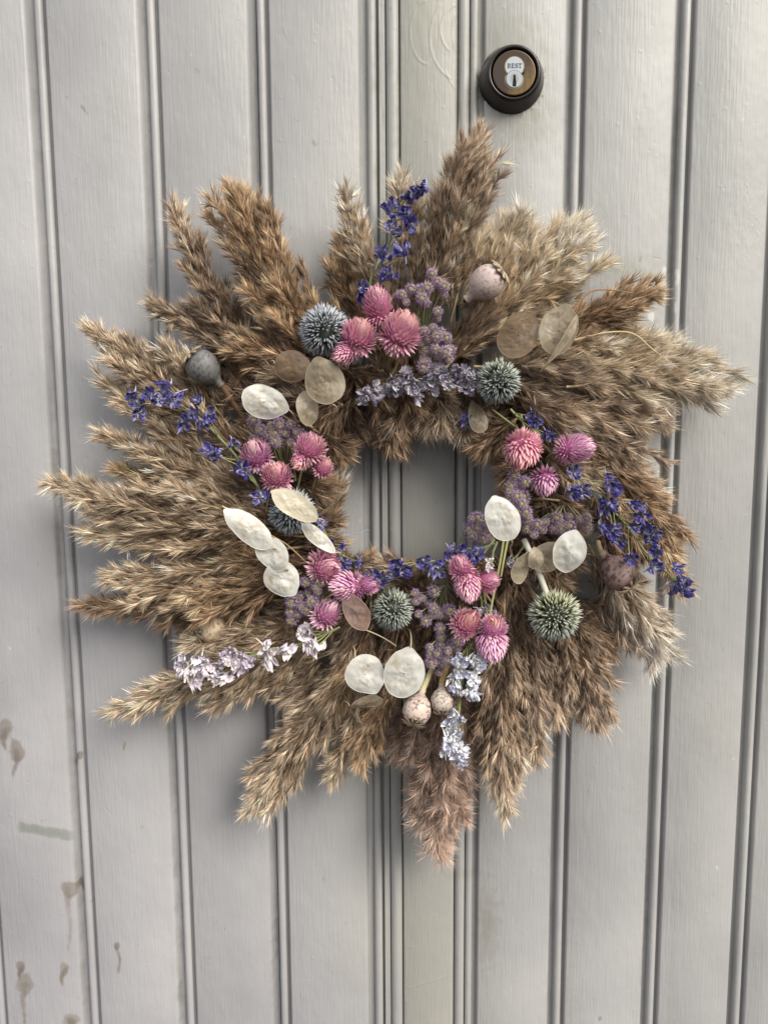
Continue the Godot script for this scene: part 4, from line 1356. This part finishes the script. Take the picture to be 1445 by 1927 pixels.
	larkspur("pale blue and white larkspur spray hanging at the bottom", "ice", [880, 1215, 872, 1270, 862, 1330, 850, 1400], [866, 1244, 862, 1258, 880, 1240, 905, 1232, 898, 1252, 856, 1278, 890, 1278, 882, 1300, 858, 1300, 886, 1306, 858, 1348, 864, 1352, 846, 1366, 862, 1378, 840, 1392, 852, 1398, 868, 1412, 838, 1416, 866, 1430], 0.090, 18.0, lin(0.22, 0.24, 0.10))
	larkspur("faded lilac larkspur spray under the pink trio", "lilac", [670, 760, 720, 730, 780, 720, 840, 712, 880, 705], [684, 752, 700, 738, 712, 752, 740, 724, 752, 736, 762, 700, 790, 730, 785, 748, 800, 716, 828, 712, 846, 722, 862, 696, 868, 718, 884, 706, 882, 730, 752, 720, 692, 742, 726, 738, 738, 714, 776, 716, 776, 738, 812, 732, 836, 702, 854, 704, 872, 700, 890, 722, 818, 700, 706, 728], 0.083, 15.5)
	larkspur("tiny white larkspur flower over the pink side lobe", "white", [935, 1020, 925, 1045, 920, 1060], [921, 1056, 918, 1068], 0.092, 10.0)
	larkspur("small grey larkspur flowers beside the slim honesty pod", "lilac", [990, 1020, 970, 1050, 960, 1062], [958, 1058, 966, 1068], 0.070, 12.0)
	larkspur("grey larkspur petals between the two pink heads", "lilac", [900, 1120, 915, 1140, 922, 1160], [918, 1142, 926, 1152, 905, 1148], 0.074, 11.0)

	ageratum("fuzzy mauve ageratum cluster with yellow eyes at the top", [812, 514, 820, 534, 776, 548, 790, 560, 768, 566, 790, 546, 806, 540, 834, 540, 838, 556, 800, 572, 750, 562, 756, 552, 820, 590, 826, 602], 0.082, Vector2(790, 640))
	ageratum("dense mauve ageratum cluster right of the pink trio", [798, 626, 816, 618, 832, 622, 806, 640, 824, 638, 842, 640, 790, 642, 802, 660, 820, 656, 838, 660, 806, 678, 822, 676, 846, 676, 796, 678, 814, 692, 832, 690, 798, 694, 848, 658], 0.084, Vector2(800, 720))
	ageratum("domed mauve ageratum cluster under the silvery honesty", [490, 806, 482, 824, 500, 822, 512, 806, 528, 800, 545, 802, 556, 812, 520, 816, 536, 814, 498, 838, 515, 832, 560, 824, 550, 832, 568, 810, 574, 824, 480, 796, 524, 838], 0.078, Vector2(538, 890))
	ageratum("mauve ageratum spike hanging under the bright pink head", [965, 896, 982, 906, 962, 914, 978, 920, 956, 930, 974, 934, 988, 934, 962, 946, 978, 950, 990, 946, 972, 964, 986, 966, 992, 976], 0.082, Vector2(980, 960))
	ageratum("shaded mauve ageratum cluster at the inner right edge", [886, 980, 900, 974, 914, 982, 882, 996, 896, 994, 912, 998, 890, 1010, 906, 1012, 920, 1010], 0.068, Vector2(950, 1020))
	ageratum("row of mauve ageratum heads below the mauve amaranth", [990, 994, 1006, 988, 1002, 1002, 1022, 1000, 1030, 986, 1044, 978, 1040, 994, 1056, 984, 1070, 976, 1074, 990, 1086, 980, 1098, 976, 1102, 990, 1058, 1000], 0.074, Vector2(1060, 945))
	ageratum("purple ageratum cluster at the lower left of the ring", [575, 1098, 588, 1090, 598, 1102, 584, 1112, 602, 1114, 570, 1120, 586, 1130, 566, 1136, 552, 1134, 574, 1148, 548, 1150, 560, 1160, 548, 1166, 604, 1094], 0.080, Vector2(610, 1120))
	ageratum("pale green eyed ageratum cluster right of the grey thistle", [784, 1112, 798, 1122, 812, 1116, 786, 1132, 804, 1134, 814, 1142, 812, 1158, 828, 1156, 840, 1152, 786, 1158, 798, 1170, 846, 1146], 0.082, Vector2(838, 1100))
	ageratum("purple ageratum cluster above the speckled poppy pods", [824, 1186, 826, 1198, 806, 1218, 826, 1214, 848, 1214, 862, 1208, 812, 1232, 828, 1228, 846, 1228, 858, 1224, 812, 1246, 832, 1250, 824, 1264, 842, 1240], 0.084, Vector2(850, 1180))

	# stalks and stray blades
	cane("pair of green stalks crossing the lower right of the ring", "flower_stalk", [948, 1010, 940, 1060, 930, 1110, 920, 1165], 0.076, 0.084, 0.0013, 0.0010, lin(0.24, 0.25, 0.10), lin(0.30, 0.29, 0.14))
	cane("", "flower_stalk", [958, 1000, 950, 1040, 942, 1085], 0.074, 0.080, 0.0014, 0.0010, lin(0.26, 0.26, 0.10), lin(0.28, 0.27, 0.12))
	cane("", "flower_stalk", [930, 1015, 915, 1035, 900, 1055], 0.074, 0.078, 0.0012, 0.0010, lin(0.22, 0.24, 0.10), lin(0.24, 0.24, 0.10))
	cane("", "flower_stalk", [925, 770, 965, 800, 1000, 825], 0.062, 0.068, 0.0010, 0.0009, lin(0.16, 0.17, 0.07), lin(0.22, 0.22, 0.10))
	cane("", "flower_stalk", [980, 780, 985, 800, 990, 822], 0.066, 0.080, 0.0010, 0.0009, lin(0.24, 0.24, 0.12), lin(0.24, 0.24, 0.12))
	cane("brown bent blade lying on the pointed right plume", "grass_blade", [1075, 590, 1105, 552, 1140, 545, 1190, 552], 0.078, 0.074, 0.0011, 0.0004, lin(0.22, 0.11, 0.045), lin(0.26, 0.14, 0.06))
	cane("long straw blade curving over the cream right plume", "grass_blade", [1080, 640, 1140, 626, 1190, 628, 1230, 660, 1290, 705, 1330, 735], 0.070, 0.062, 0.0010, 0.0004, lin(0.40, 0.32, 0.16), lin(0.42, 0.32, 0.16))
	cane("", "grass_blade", [1065, 728, 1100, 724, 1130, 710], 0.072, 0.074, 0.0014, 0.0003, lin(0.44, 0.35, 0.22), lin(0.48, 0.38, 0.24))
	cane("thin tan stalk running between the overlapping pods", "flower_stalk", [578, 1060, 540, 1025, 505, 1005], 0.078, 0.094, 0.0007, 0.0006, lin(0.30, 0.20, 0.12), lin(0.32, 0.22, 0.12))
	cane("", "flower_stalk", [556, 905, 552, 860, 548, 830], 0.064, 0.076, 0.0009, 0.0008, lin(0.20, 0.19, 0.10), lin(0.22, 0.21, 0.10))
	cane("", "flower_stalk", [500, 1040, 498, 980, 508, 930], 0.064, 0.070, 0.0006, 0.0006, lin(0.26, 0.17, 0.09), lin(0.26, 0.17, 0.09))
	cane("", "flower_stalk", [700, 760, 740, 700, 752, 668], 0.060, 0.084, 0.0010, 0.0010, lin(0.20, 0.17, 0.08), lin(0.24, 0.20, 0.10))
